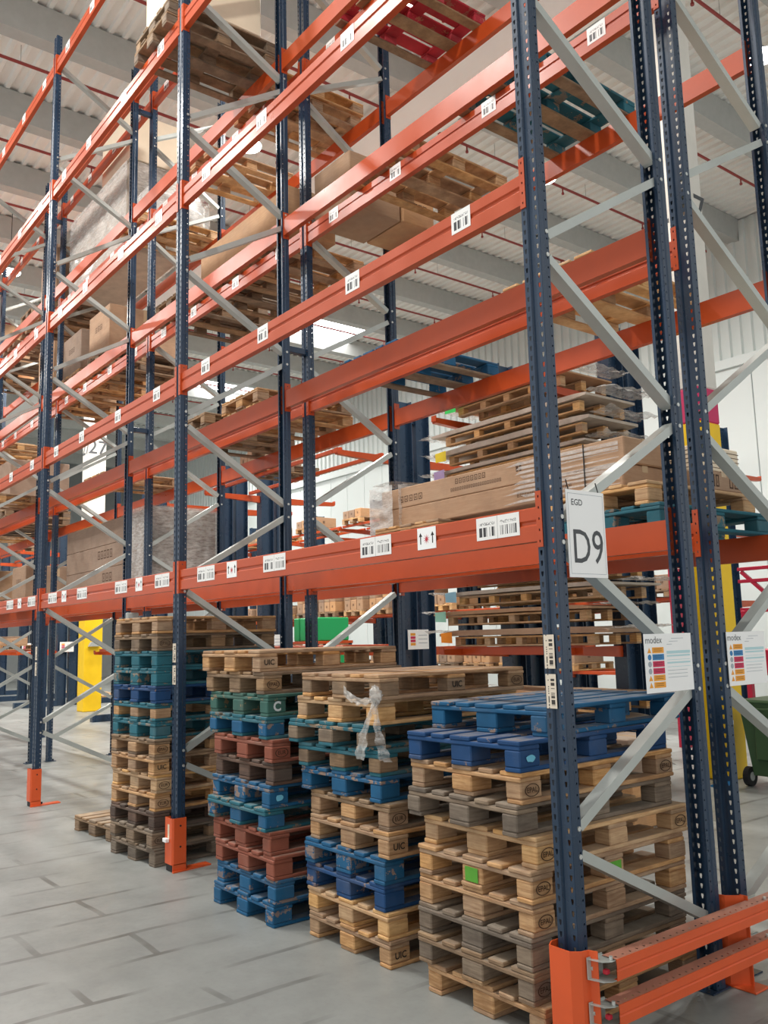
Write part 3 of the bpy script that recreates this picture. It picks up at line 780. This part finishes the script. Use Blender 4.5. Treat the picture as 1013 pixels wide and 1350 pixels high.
# twisted film on the film-tied stack: a band around the front right corner of its upper pallets and two tails
bx, by, bz = -1.665 + 0.40, -0.02 - 0.05, topB - 0.13
t = thing('stretch_film', 'knotted strip of clear film hanging from the film-tied stack', 'plastic film', (bx, by, bz))
def band(u, v):
    x = -0.30 + 0.33*u; y = -0.012 - 0.02*math.sin(u*3.1); z = 0.035 - 0.055*math.sin(u*2.6) + (v-0.5)*0.06*(1-0.6*u)
    return (x, y + nz((u*3,v*4,1), 3, 0.012), z + nz((u*3,v*4,5), 3, 0.012))
film_sheet('band', band, 24, 6, 'film_thick', None, None, t)
def knot(u, v):
    a = u*2*math.pi; b = (v-0.5)*math.pi; r = 0.035 + nz((math.cos(a)*2, math.sin(a)*2, v*5), 2.2, 0.022)
    return (0.03 + r*math.cos(a)*math.cos(b), -0.025 + r*math.sin(a)*math.cos(b), 0.02 + 1.3*r*math.sin(b))
film_sheet('knot', knot, 20, 12, 'film_thick', None, None, t)
def tail(dx, seed, ln, w):
    def fn(u, v):
        x = 0.03 + dx*v + (u-0.5)*w*(0.25+v); y = -0.03 - 0.03*math.sin(v*2.4) + nz((u*2,v*3,seed), 2.5, 0.02)
        return (x + nz((u,v*4,seed+3), 2, 0.012), y, -ln*v + 0.0)
    return fn
film_sheet('tail', tail(-0.13, 2, 0.34, 0.08), 8, 22, 'film_thick', None, None, t)
film_sheet('tail', tail(0.11, 8, 0.33, 0.09), 8, 22, 'film', None, None, t)

def wrap_shell(name, x0, x1, y0, y1, z0, z1, amp, mat, parent, n=14):
    """loose film around a box (four sides and top)"""
    m = MB()
    def face(o, a, b, nrm):
        o = Vector(o); a = Vector(a); b = Vector(b); nrm = Vector(nrm); base = len(m.v)
        for j in range(n+1):
            for i in range(n+1):
                p = o + a*(i/n) + b*(j/n); e = math.sin(math.pi*i/n)*math.sin(math.pi*j/n)
                d = (noise.noise(p*Vector((3,3,7)) if False else Vector((p.x*4, p.y*4, p.z*9)))*0.7 + noise.noise(p*13)*0.4)*amp
                m.v.append(tuple(p + nrm*(amp*0.8 + d*min(1, 0.3+e))))
        for j in range(n):
            for i in range(n): m.f.append((base+j*(n+1)+i, base+j*(n+1)+i+1, base+(j+1)*(n+1)+i+1, base+(j+1)*(n+1)+i))
    dx, dy, dz = x1-x0, y1-y0, z1-z0
    face((x0,y0,z0), (dx,0,0), (0,0,dz), (0,-1,0)); face((x1,y0,z0), (0,dy,0), (0,0,dz), (1,0,0))
    face((x0,y1,z0), (0,-dy,0), (0,0,dz), (-1,0,0)); face((x1,y1,z0), (-dx,0,0), (0,0,dz), (0,1,0)); face((x0,y0,z1), (dx,0,0), (0,dy,0), (0,0,1))
    me = m.mesh(name); me.materials.append(M[mat])
    for p in me.polygons: p.use_smooth = True
    return put(name, me, parent)

def carton(x0, x1, y0, y1, z0, z1, mat, label, group=None, prints=(), wrap=None, name='cardboard_box', tape=True, seams=0):
    cx, cy = (x0+x1)/2, (y0+y1)/2
    t = thing(name, label, 'box', (cx, cy, z0), 0, group)
    w, d, h = (x1-x0)/2, (y1-y0)/2, z1-z0
    built(MB().cbox(-w, w, -d, d, 0, h, 0.008), 'carton_body', M[mat], t)
    if tape:
        built(MB().box(-w-0.001, w+0.001, -0.03, 0.03, h, h+0.001), 'tape_strip', M['tape'], t)
        built(MB().box(w, w+0.001, -0.03, 0.03, h*0.72, h), 'tape_strip', M['tape'], t)
    for i in range(seams):
        zz = h*(i+1)/(seams+1); built(MB().box(-w-0.002, w+0.002, -d-0.002, d+0.002, zz-0.004, zz), 'seam', M['print'], t)
    for (face, a, b, sx, sz) in prints:
        if face == 'y':
            q = put('printed_mark', mark_mesh(sx, sz), t, (a, -d-0.001, b), rot=ROT_MY)
        else: q = put('printed_mark', mark_mesh(sx, sz), t, (w+0.001, a, b), rot=ROT_PX)
    if wrap: wrap_shell('film_wrap', -w, w, -d, d, 0, h, wrap, 'film', t)
    return t
_mk = {}
def mark_mesh(sx, sz):
    k = (round(sx,3), round(sz,3))
    if k in _mk: return _mk[k]
    m = MB(); n = max(2, int(sx/sz))
    for i in range(n):
        a = -sx/2 + sx*i/n; b = a + sx/n*0.72; c = sz/2
        th = 0.12*sz
        for (p0,p1,q0,q1) in ((a,b,c-th,c),(a,b,-c,-c+th),(a,a+th,-c,c),(b-th,b,-c,c)):
            m.add([(p0,q0,0),(p1,q0,0),(p1,q1,0),(p0,q1,0)], [(0,1,2,3)])
        m.add([(a+th*2.2,-c*0.4,0),(b-th*2.2,-c*0.4,0),((a+b)/2,c*0.5,0)], [(0,1,2)])
    me = m.mesh('mark'); me.materials.append(M['print']); _mk[k] = me; return me

# ------------------------------------------------------------------ goods on the racks
def zl(l): return LEV[l] + BT + 0.001
YA0, YB0 = -0.05, YB - 0.05
LN = ['lowest', 'second', 'third', 'fourth', 'top']
def rp(rack, l, x, mat, what, n=1, block=None, rz=None, z=None, bottom=None):
    """pallets on a rack level; returns height of their top"""
    z = zl(l) if z is None else z
    for i in range(n):
        pos = '' if n == 1 else (', bottom one' if i == 0 else ', %s upwards' % ordinal(i))
        pallet(x + R.uniform(-.02,.02), (YA0 if rack == 0 else YB0) + R.uniform(-.02,.02), z, R.uniform(-.015,.015) if rz is None else rz, mat, '%s%s' % (what, pos), 'pallets stored on the racks', block, bottom)
        z += 0.145
    return z
# near bay
z = rp(1, 0, -0.62, 'teal', 'teal pallet under the long cartons at the sign end of the rear rack')
z2 = rp(1, 0, -2.55, 'blue', 'blue pallet under the far end of the long cartons')
pallet(-0.72, YB0 + 0.02, z, 0, 'wood_light', 'fresh pallet between the teal pallet and the long cartons', 'pallets stored on the racks')
pallet(-2.6, YB0 + 0.02, z2, 0, 'wood', 'pale pallet under the far end of the long cartons, upper', 'pallets stored on the racks')
z += 0.146
carton(-3.10, -0.58, 1.40, 1.86, z, z+0.16, 'card2', 'lower long cardboard carton on the lowest level of the near bay', 'long cartons', [('y', 0.6, 0.08, 0.5, 0.03)])
carton(-3.06, -0.56, 1.40, 1.84, z+0.161, z+0.33, 'card', 'upper long cardboard carton with printed symbols behind the orange beam', 'long cartons', [('y', -0.15, 0.12, 0.34, 0.04), ('y', -0.1, 0.06, 0.55, 0.025), ('y', -0.85, 0.07, 0.3, 0.05), ('y', 0.35, 0.12, 0.06, 0.06)])
carton(-2.2, -0.34, 1.90, 2.40, z, z+0.13, 'card', 'flat printed carton behind the long cartons near the sign', 'long cartons', [('x', -0.1, 0.065, 0.10, 0.08), ('x', 0.12, 0.065, 0.12, 0.08)])
carton(-2.2, -0.36, 1.90, 2.38, z+0.131, z+0.30, 'cream', 'pale striped carton pile behind the long cartons near the sign', 'long cartons', [('x', -0.1, 0.08, 0.05, 0.05)], seams=5)
t = thing('stretch_film', 'crumpled clear film around the far end of the long cartons', 'plastic film', (-3.05, 1.62, z))
wrap_shell('film_wrap', -0.1, 0.22, -0.25, 0.22, -0.1, 0.36, 0.045, 'film_thick', t, 18)
t = thing('stretch_film', 'tight clear film bands around the near end of the long cartons', 'plastic film', (-1.0, 1.62, z))
for i in range(9):
    za = 0.02 + i*0.034
    built(MB().add([(-0.5+R.uniform(-.15,.1), -0.228, za), (0.40, -0.228, za+R.uniform(-.02,.02)), (0.40, -0.228, za+0.012), (-0.45, -0.228, za+0.02)], [(0,1,2,3)]), 'film_band', M['film_thick'], t)
built(MB().cbox(0.12, 0.128, -0.232, -0.226, 0, 0.33, 0.001), 'black_strap', M['black'], t)

rp(1, 1, -3.02, 'blue', 'worn blue pallet on the second level of the near bay', bottom='wood_grey')
rp(1, 1, -1.0, 'wood_light', 'fresh wooden pallet on the second level of the near bay', 1)
rp(1, 2, -2.78, 'wood', 'pale wooden pallet on the third level of the near bay', 1)
rp(1, 2, -1.42, 'teal', 'teal pallet with bare boards on the third level of the near bay', 1, bottom='wood_dark')
z = zl(2)
carton(-4.02, -3.42, 1.40, 2.0, z, z+0.55, 'card', 'printed cardboard box on the third level beside the second frame', 'boxes on the third level', [('y', -0.1, 0.3, 0.2, 0.06), ('x', 0.0, 0.3, 0.22, 0.06)])
carton(-4.0, -3.4, 2.02, 2.42, z, z+0.4, 'card', 'cardboard box behind the printed one on the third level', 'boxes on the third level', [('x', 0.0, 0.2, 0.24, 0.06)])
carton(-3.95, -3.45, 2.03, 2.40, z+0.401, z+0.72, 'card2', 'upper cardboard box behind the printed one on the third level', 'boxes on the third level', [('x', 0.0, 0.1, 0.2, 0.05)])
rp(1, 3, -3.0, 'red', 'red pallet with bare boards on the fourth level', 1, bottom='wood_dark')
# second bay
z = rp(1, 2, -5.0, 'wood', 'pale pallet under the long brown crate, near one'); rp(1, 2, -6.0, 'wood_dark', 'weathered pallet under the long brown crate, far one'); rp(1, 2, -7.1, 'wood_dark', 'weathered pallet left of the long brown crate', 2)
carton(-6.45, -4.45, 1.36, 1.95, z, z+0.5, 'card', 'long brown crate on the third level of the second bay', 'boxes on the third level', [('x', 0, 0.25, 0.3, 0.09)])
rp(1, 3, -6.5, 'wood_light', 'fresh wooden pallet high on the rear rack, second bay')
z = rp(1, 3, -8.48, 'wood_light', 'fresh pallet carrying the film bundle high on the rear rack')
t = thing('film_bundle', 'white bundle wrapped in shiny film high on the rear rack', 'bundle', (-8.48, YB0 + 0.6, z))
built(MB().cbox(-0.34, 0.34, -0.42, 0.42, 0, 0.45, 0.08), 'goods', M['white'], t); wrap_shell('film_wrap', -0.34, 0.34, -0.42, 0.42, 0, 0.45, 0.05, 'film_thick', t, 18)
t = thing('wrapped_load', 'big grey load wrapped in shiny film on the fourth level', 'wrapped load', (-10.28, 1.86, zl(3)))
built(MB().cbox(-1.27, 1.27, -0.42, 0.42, 0, 1.38, 0.03), 'goods', M['sheet'], t); wrap_shell('film_wrap', -1.27, 1.27, -0.42, 0.42, 0.03, 1.38, 0.04, 'film_thick', t, 30)
carton(-10.2, -9.05, 1.46, 2.26, zl(3)+1.45, zl(3)+2.2, 'cream', 'cream carton on top of the big wrapped load', None, [])
z = rp(0, 3, -4.66, 'wood_dark', 'weathered pallet under the white carton on the fourth level', 2)
carton(-5.05, -4.27, 0.06, 0.95, z, z+0.9, 'cream', 'white carton on pallets high on the fourth level', None, [])
rp(1, 3, -5.0, 'wood', 'pale pallet high on the rear rack behind the second upright', 2)
for q, xx in enumerate((-6.5, -5.3)): rp(1, 1, xx, ('wood_dark', 'wood')[q], 'pallet pair on the second level behind the second frame, %s' % ('left pair', 'right pair')[q], 2)
z = zl(0)
for q, xx in enumerate((-8.45, -9.6, -10.7)): z = rp(1, 0, xx, 'wood', 'pale pallet under the big brown carton wall, %s' % ('right', 'middle', 'left')[q])
carton(-11.2, -8.02, 1.38, 2.36, z, z+0.33, 'card2', 'big brown carton, bottom layer of the carton wall', 'carton wall of the third bay', [('y', 0.2, 0.2, 0.4, 0.12)])
carton(-11.2, -8.02, 1.38, 2.36, z+0.331, z+0.66, 'card2', 'big brown carton, middle layer of the carton wall', 'carton wall of the third bay', [('y', 0.1, 0.2, 0.6, 0.12)])
carton(-11.2, -8.02, 1.38, 2.36, z+0.661, z+1.0, 'card2', 'big brown carton, top layer of the carton wall', 'carton wall of the third bay', [])
t = thing('stretch_film', 'clear stretch film around the near end of the carton wall', 'plastic film', (-8.35, 1.87, z))
wrap_shell('film_wrap', -0.3, 0.36, -0.51, 0.51, -0.1, 1.03, 0.02, 'film_thick', t, 20)
# further bays
def cn(l, bay): return '%s level of the %s bay' % (LN[l], BAYN[bay])
for bay in (2, 3, 4):
    x1, x0 = FX[bay], FX[bay+1]
    for rack in (0, 1):
        rn = ('aisle-side', 'rear')[rack]
        for l in range(4):
            if (bay, rack, l) in ((2,1,0), (2,1,3)) or (rack == 0 and (bay == 2 or l > 1)): continue
            for si in range(3):
                if R.random() < 0.4: continue
                xx = x1 - 0.62 - si*1.22
                pos = ('right', 'middle', 'left')[si]
                mat = R.choice(['wood','wood_dark','wood','wood_light','wood_grey'])
                dn = dict(wood='pale', wood_dark='weathered', blue='blue', wood_light='fresh', wood_grey='grey')[mat]
                n = R.choice([1,1,2,3]) if l else 1
                z = rp(rack, l, xx, mat, '%s pallet, %s rack, %s, %s' % (dn, rn, cn(l, bay), pos), n)
                if n < 3 and R.random() < 0.7:
                    hgt = R.uniform(0.45, 1.05); m_ = R.choice(['card','card2','card2'])
                    yb = YA0 if rack == 0 else YB0
                    carton(xx-0.42, xx+0.42, yb+0.04, yb+1.14, z, z+hgt, m_, 'brown carton, %s rack, %s, %s' % (rn, cn(l, bay), pos), 'cartons on far racks', [('y', 0, hgt*0.6, 0.3, 0.08)])

# grey switch box on the third frame
t = thing('junction_box', 'small grey junction box with cable on the third rear post', 'junction box', (FX[2] + 0.09, D + 0.0, 2.08))
built(MB().cbox(-0.03, 0.06, -0.07, 0.07, -0.1, 0.1, 0.01), 'housing', M['box_grey'], t); built(MB().tube((0,0,-0.1), (0,0,-1.9), 0.008, 6), 'cable', M['black'], t)

# ------------------------------------------------------------------ concrete columns
def column(x, y, w, label):
    t = thing('concrete_column', label, 'column', (x, y, 0), 0, 'painted concrete columns')
    built(MB().cbox(-w, w, -w, w, 0, 4.4, 0.015), 'yellow_base', M['col_yellow'], t)
    built(MB().cbox(-w, w, -w, w, 4.4, 4.85, 0.015), 'pink_band', M['col_pink'], t)
    built(MB().cbox(-w, w, -w, w, 4.85, 10.95, 0.015), 'white_shaft', M['col_white'], t)
    for rot, loc in ((ROT_PX, (w+0.003, 0, 7.3)), (ROT_MY, (0, -w-0.003, 7.3))):
        put('number', text_mesh('27', 0.55, M['grey_ink'], 0.004), t, loc, rot=rot)
column(-3.44, 6.86, 0.22, 'yellow based concrete column behind the near end frame')
column(-21.5, 5.4, 0.25, 'white column numbered 27 far left, yellow at its foot')
t = thing('wall_lamp', 'small hooded fitting on the far yellow column', 'fitting', (-21.24, 5.4, 1.75))
built(MB().prism([(-0.16,0),(0.16,0),(0.1,0.12),(-0.1,0.12)], 0, 0, 0.12), 'hood', M['box_grey'], t)

# ------------------------------------------------------------------ cantilever racks behind
def arm_mesh(L):
    m = MB(); vs = []
    for y, h in ((0, 0.13), (-L, 0.07)):
        for x in (-0.04, 0.04):
            vs += [(x, y, 0.0), (x, y, -h)]
    m.add(vs, [(0,2,3,1),(4,5,7,6),(0,1,5,4),(2,6,7,3),(0,4,6,2),(1,3,7,5)])
    m.box(-0.045, 0.045, -L-0.012, -L, -0.05, 0.03)
    me = m.mesh('arm'); recalc(me); me.materials.append(M['orange']); return me
ARM = arm_mesh(1.15)
def cant_col_mesh(h, x0=-0.09, x1=0.09):
    m = MB(); m.box(x0, x1, 0.0, 0.014, 0, h); m.box(x0, x1, 0.266, 0.28, 0, h); m.box(-0.006, 0.006, 0.014, 0.266, 0, h)
    me = m.mesh('column_profile'); me.materials.append(M['navy']); return me
CC = cant_col_mesh(5.55)
CB = (lambda me: (me.materials.append(M['navy']), me)[1])(MB().cbox(-0.09, 0.09, -1.2, 0.0, 0.0, 0.16).mesh('base'))
def cantilever(x, y, label, levels, sides=(1, 1)):
    """two back-to-back navy columns with orange arms to either side"""
    t = thing('cantilever_upright', label, 'cantilever rack', (x, y, 0), 0, 'cantilever racks behind the pallet racks')
    put('column_profile', CC, t, (0, -0.32, 0)); put('column_profile', CC, t, (0, 0.04, 0))
    for z in (1.0, 3.2, 5.2): built(MB().cbox(-0.05, 0.05, -0.05, 0.05, z, z+0.1), 'tie', M['navy'], t)
    if sides[0]:
        put('base', CB, t, (0, -0.32, 0))
        for z in levels: put('arm', ARM, t, (0, -0.32, z))
    if sides[1]:
        put('base', CB, t, (0, 0.32, 0), math.pi)
        for z in levels: put('arm', ARM, t, (0, 0.32, z), math.pi)
    return t
YC = 5.75
CX = [-3.75, -5.6, -7.85, -12.2, -13.9, -18.0, -24.5, -28.5, -32.5]
for i, x in enumerate(CX): cantilever(x, YC, 'navy cantilever upright with orange arms, middle row, %s from the near end' % ordinal(i), (1.63, 3.28, 4.62), (1, 0 if i == 0 else 1))
DX = [-6.0, -9.4, -12.8, -16.2, -19.6, -23.0]
for i, x in enumerate(DX): cantilever(x, 11.6, 'navy cantilever upright with orange arms, back row, %s from the near end' % ordinal(i), (1.0, 2.3, 3.6, 4.7))
m = MB(); m.cbox(-5.7, -3.6, 4.58, 4.62, 1.55, 1.65, 0.004); tag(m.build('front_rail', M['orange']), 'orange rail along the arm tips under the lower sheet piles', 'rail')

# notices on cantilever columns
for i, (x, y) in enumerate(((-7.85, YC), (-12.2, YC), (-24.5, YC), (-28.5, YC))):
    t = thing('safety_sheet', 'small white notice on a far navy column, %s from the near end' % ordinal(i), 'notice', (x + 0.1, y - 0.05, 1.75), 0, 'notices on far columns')
    built(MB().cbox(-0.003, 0.003, -0.21, 0.21, -0.15, 0.15, 0.001), 'board', M['white'], t)
    for q, cc in enumerate(('p_orange','p_red','p_red','p_orange')): patch(t, 'coloured_field', M[cc], -0.16, -0.06, 0.06-q*0.05, 0.10-q*0.05, 0.0036)
    for q in range(3): patch(t, 'small_print', M['light_ink'], 0.0, 0.18, 0.06-q*0.06, 0.07-q*0.06, 0.0036)

# long flat pallets with sheets of board, in two piles
def long_pallet(x0, x1, y0, y1, z, label, group):
    t = thing('long_pallet', label, 'pallet', ((x0+x1)/2, y0, z), R.uniform(-0.01, 0.01), group)
    w = (x1-x0)/2; d = y1-y0
    for q in range(3):
        yy = (d-0.09)*q/2
        built(MB().cbox(-w, w, yy, yy+0.09, 0.0, 0.02, 0.003), 'base_board', M['wood_light'], t)
        built(MB().cbox(-w, w, yy, yy+0.09, 0.10, 0.122, 0.003), 'top_board', M['wood_light'], t)
        for k in range(5):
            xx = -w + (2*w-0.1)*k/4; built(MB().cbox(xx, xx+0.1, yy, yy+0.09, 0.02, 0.10, 0.004), 'block', M['wood_light'], t)
    return t
def sheet(x0, x1, y0, y1, z, th, label, group, tagm=None, over=0.3, seed=0):
    t = thing('board_sheets', label, 'board sheets', (x0, y0, z), 0, group)
    nu, nv = 18, 6; L = x1-x0; W = y1-y0; m = MB(); n = (nu+1)*(nv+1)
    for lay in (0, 1):
        for v in range(nv+1):
            for u in range(nu+1):
                a = u/nu; e = max(0, 1 - a/0.14)**2 + max(0, (a-0.86)/0.14)**2
                m.v.append((L*a, W*v/nv - (0.05*e), th*lay*(1-0.5*min(1,e)) + 0.012 - e*0.004 + nz((a*3,v*0.5,seed), 2, 0.006)))
    for lay in (0, 1):
        for v in range(nv):
            for u in range(nu): m.f.append((lay*n+v*(nu+1)+u, lay*n+v*(nu+1)+u+1, lay*n+(v+1)*(nu+1)+u+1, lay*n+(v+1)*(nu+1)+u))
    rim = [u for u in range(nu+1)] + [(v)*(nu+1)+nu for v in range(1,nv+1)] + [nv*(nu+1)+u for u in range(nu-1,-1,-1)] + [v*(nu+1) for v in range(nv-1,0,-1)]
    for i in range(len(rim)): a, b = rim[i], rim[(i+1) % len(rim)]; m.f.append((a, b, n+b, n+a))
    me = m.mesh('sheets'); recalc(me); me.materials.append(M['card' if seed % 2 else 'sheet']); put('sheets', me, t)
    def flap(side):
        def fn(u, v):
            xx = (-over*u) if side < 0 else (L + over*u)
            return (xx + nz((u*2,v*5,seed+side), 2, 0.05), W*v - 0.05 + nz((u*3,v*5,seed), 2, 0.05), th*0.5 + 0.03 + 0.01*u + nz((u*2.5,v*6,seed+9), 2.2, 0.05*u+0.01))
        return fn
    film_sheet('film_end', flap(-1), 8, 10, 'film_thick', None, None, t); film_sheet('film_end', flap(1), 8, 10, 'film_thick', None, None, t)
    if tagm:
        built(MB().add([(0.06,-0.075,-0.07),(0.27,-0.075,-0.08),(0.26,-0.07,0.06),(0.05,-0.07,0.05)], [(0,1,2,3)]), 'coloured_tag', M[tagm], t)
    return t
def pile(x0, x1, y0, y1, z, n, where, tags):
    for i in range(n):
        pos = 'bottom' if i == 0 else ('%s upwards' % ordinal(i))
        dx = R.uniform(-0.12, 0.12)
        long_pallet(x0+0.2+dx, x1-0.15+dx, y0, y1, z, 'long pale pallet in the %s, %s' % (where, pos), 'long pallets'); z += 0.124
        th = R.uniform(0.035, 0.07)
        sheet(x0+dx, x1+dx+R.uniform(-.05,.1), y0-0.03, y1+0.03, z, th, 'board sheets with film ends in the %s, %s' % (where, pos), 'board sheets', tags[i % len(tags)], 0.3, i + int(z*10)); z += th + 0.075
    return z
pile(-5.95, -3.35, 4.55, 5.38, 3.285, 5, 'upper sheet pile', ['t_pink', 't_pink', 't_lilac', 't_yellow', None])
pile(-5.85, -3.25, 4.55, 5.38, 1.655, 4, 'lower sheet pile', ['t_orange', 't_mint', 't_cyan', None])
pile(-5.75, -3.3, 4.55, 5.38, 0.165, 4, 'sheet pile near the floor', [None, 't_red', None, 't_yellow'])
pile(-5.7, -3.6, 4.55, 5.38, 4.63, 1, 'topmost sheet pile', ['t_green'])

# boxes on pallets standing on the other cantilever arms
def shelf_rails(x0, x1, y, z, label):
    """two orange rails laid across the arms of neighbouring uprights"""
    for q, dy in enumerate((0.12, 0.92)):
        m = MB(); m.cbox(x0, x1, y + dy, y + dy + 0.06, z + 0.002, z + 0.062, 0.004)
        tag(m.build('shelf_rail', M['orange']), 'orange shelf rail, %s, %s one' % (label, ('front', 'back')[q]), 'rail', 'shelf rails of the cantilever racks')
SHN = ['lowest', 'second', 'third', 'upper']
def goods(x, y, z, where, n):
    pallet(x, y, z, 0, R.choice(['wood', 'wood_light', 'wood_dark']), 'pallet under boxes, %s' % where, 'pallets on the cantilever racks')
    zz = z + 0.146
    for i in range(n):
        for q in range(3):
            if i and R.random() < 0.3: continue
            hgt = R.uniform(0.2, 0.3) if i == n-1 else 0.26
            carton(x-0.4+q*0.27, x-0.4+q*0.27+0.25, y+0.03, y+0.55+R.uniform(0,.5), zz, zz+hgt, R.choice(['card','card2','card']), 'carton, %s %s, %s' % (('lower','upper')[i], ('left','centre','right')[q], where), 'cartons on the cantilever racks', [('x', 0, hgt*0.5, 0.08, 0.08), ('y', 0, hgt*0.5, 0.06, 0.06)], tape=False)
        zz += 0.262
for bi in range(len(DX) - 1):
    for li, l in enumerate((1.0, 2.3, 3.6, 4.7)):
        w0 = 'back row, %s gap, %s shelf' % (ordinal(bi), SHN[li])
        shelf_rails(DX[bi+1] + 0.05, DX[bi] - 0.05, 10.1, l, w0)
        for fi, f in enumerate((0.18, 0.5, 0.82)):
            if R.random() < 0.3: continue
            goods(DX[bi] + (DX[bi+1]-DX[bi])*f, 10.1, l + 0.064, w0 + (', right', ', middle', ', left')[fi], 2 if l < 4 and R.random() < 0.6 else 1)
for i, (a, b) in enumerate(zip(CX[2:-1], CX[3:])):
    if abs(a-b) < 2 or -25 < (a+b)/2 < -19: continue
    for li, l in enumerate((1.63, 3.28, 4.62)):
        w0 = 'middle row, %s gap, %s shelf' % (ordinal(i), SHN[li])
        if R.random() < 0.3: continue
        shelf_rails(b + 0.05, a - 0.05, 4.25, l, w0)
        for fi, f in enumerate((0.25, 0.6)):
            if R.random() < 0.35: continue
            goods(a + (b-a)*f, 4.25, l + 0.064, w0 + (', right', ', left')[fi], 1)
# pallets lying far back on the floor
for i, (x, y) in enumerate(((-29.0, 7.6), (-27.2, 7.8), (-25.6, 7.7))): pallet(x, y, 0.0, 1.4, 'wood_light', 'far pallet on the shiny floor beside the yellow column, %s from the left' % ordinal(i), 'pallets on the floor')
# green plastic goods seen between the posts
for i, z in enumerate((1.12, 1.75)):
    t = thing('plastic_crates', 'bright green wrapped goods seen between the rear posts, %s' % ('lower', 'upper')[i], 'goods', (-13.3, 7.6, z))
    for q in range(4): built(MB().cbox(-0.5+q*0.25, -0.27+q*0.25, -0.4, 0.4, 0, 0.5, 0.02), 'bag', M['green_bag'], t)
    built(MB().cbox(-0.55, 0.55, -0.45, 0.45, -0.06, 0, 0.004), 'shelf', M['orange'], t)
    for a in (-0.5, 0.5): built(MB().cbox(a-0.03, a+0.03, 0.38, 0.44, (-z if i == 0 else -0.12), -0.06, 0.004), 'leg', M['navy'], t)

# ------------------------------------------------------------------ right hand corner behind the racks
t = thing('steel_gantry', 'crimson steel frame standing behind the yellow column', 'steel frame', (-4.2, 9.0, 0))
for a in (0.0, 1.4): built(MB().cbox(a-0.04, a+0.04, -0.04, 0.04, 0, 2.05, 0.006), 'post', M['crimson'], t)
for z in (2.66, 2.48): built(MB().cbox(-0.05, 1.6, -0.03, 0.03, z-0.025, z+0.025, 0.004), 'rail', M['crimson'], t)
built(MB().cbox(-0.05, 1.6, -0.03, 0.03, 2.02, 2.09, 0.004), 'rail', M['crimson'], t)
built(MB().bar((0.0,0,2.62), (0.55,0,2.1), 0.05, 0.05, (0,1,0)), 'strut', M['crimson'], t)
built(MB().cbox(0.45, 0.52, -0.03, 0.03, 0, 2.1, 0.004), 'post', M['crimson'], t)
built(MB().cbox(0.3, 1.4, -0.2, 0.2, 1.15, 1.5, 0.02), 'tank', M['crimson'], t)
t = thing('leaning_post', 'tall crimson post leaning behind the aisle-side end frame', 'post', (-5.35, 9.0, 0))
built(MB().bar((0,0,0), (0.02,0,2.75), 0.14, 0.14, (1,0,0)), 'post', M['crimson'], t)
# wheelie bin
t = thing('wheelie_bin', 'dark green two-wheeled bin behind the rear end frame', 'bin', (-2.64, 6.80, 0), 0.0)
m = MB(); vs = []
for z, w, d in ((0.12,0.21,0.24),(0.86,0.27,0.33),(0.9,0.29,0.35),(0.93,0.29,0.35)): vs += [(-w,-d,z),(w,-d,z),(w,d,z),(-w,d,z)]
m.add(vs, [(q*4+i, q*4+(i+1) % 4, q*4+4+(i+1) % 4, q*4+4+i) for q in range(3) for i in range(4)] + [(0,3,2,1)]); built(m, 'tub', M['bin'], t)
built(MB().cbox(-0.3, 0.3, -0.37, 0.36, 0.93, 0.98, 0.02), 'lid', M['bin'], t)
for a in (-0.25, 0.25):
    w = built(MB().tube((a-0.03,-0.26,0.11), (a+0.03,-0.26,0.11), 0.11, 20), 'wheel', M['rubber_and_gap'], t); built(MB().tube((a-0.034,-0.26,0.11), (a+0.034,-0.26,0.11), 0.05, 12), 'hub', M['box_grey'], w)
for a in (-0.22, 0.22): built(MB().bar((a,-0.4,0.88), (a,-0.34,0.88), 0.03, 0.03), 'handle_lug', M['bin'], t)
built(MB().tube((-0.24,-0.41,0.88), (0.24,-0.41,0.88), 0.016, 10), 'handle', M['bin'], t)
built(MB().cbox(-0.12, 0.12, -0.335, -0.27, 0.3, 0.7, 0.02), 'recess_rib', M['bin'], t)
t = thing('dust_pan', 'small blue dust pan on the floor beside the green bin', 'dust pan', (-3.08, 6.3, 0))
built(MB().prism([(-0.1,0),(0.1,0),(0.1,0.10),(-0.1,0.02)], 1, -0.12, 0.12), 'pan', M['p_blue'], t); built(MB().tube((0.1,0,0.08), (0.14,0.05,0.75), 0.012, 8), 'handle', M['white'], t)
carton(-2.85, -2.4, 3.7, 4.3, 0, 0.42, 'card', 'open brown box on the floor behind the near stack', None, [])
carton(-2.88, -2.43, 3.72, 4.3, 0.421, 0.8, 'card2', 'brown box on top of the floor box behind the near stack', None, [])
m = MB(); m.bar((-4.9,7.6,0), (-5.15,7.75,2.3), 0.5, 0.04, (1,0,0)); tag(m.build('leaning_board', M['paper']), 'pale board leaning upright behind the end frame', 'board')

bpy.context.view_layer.update()
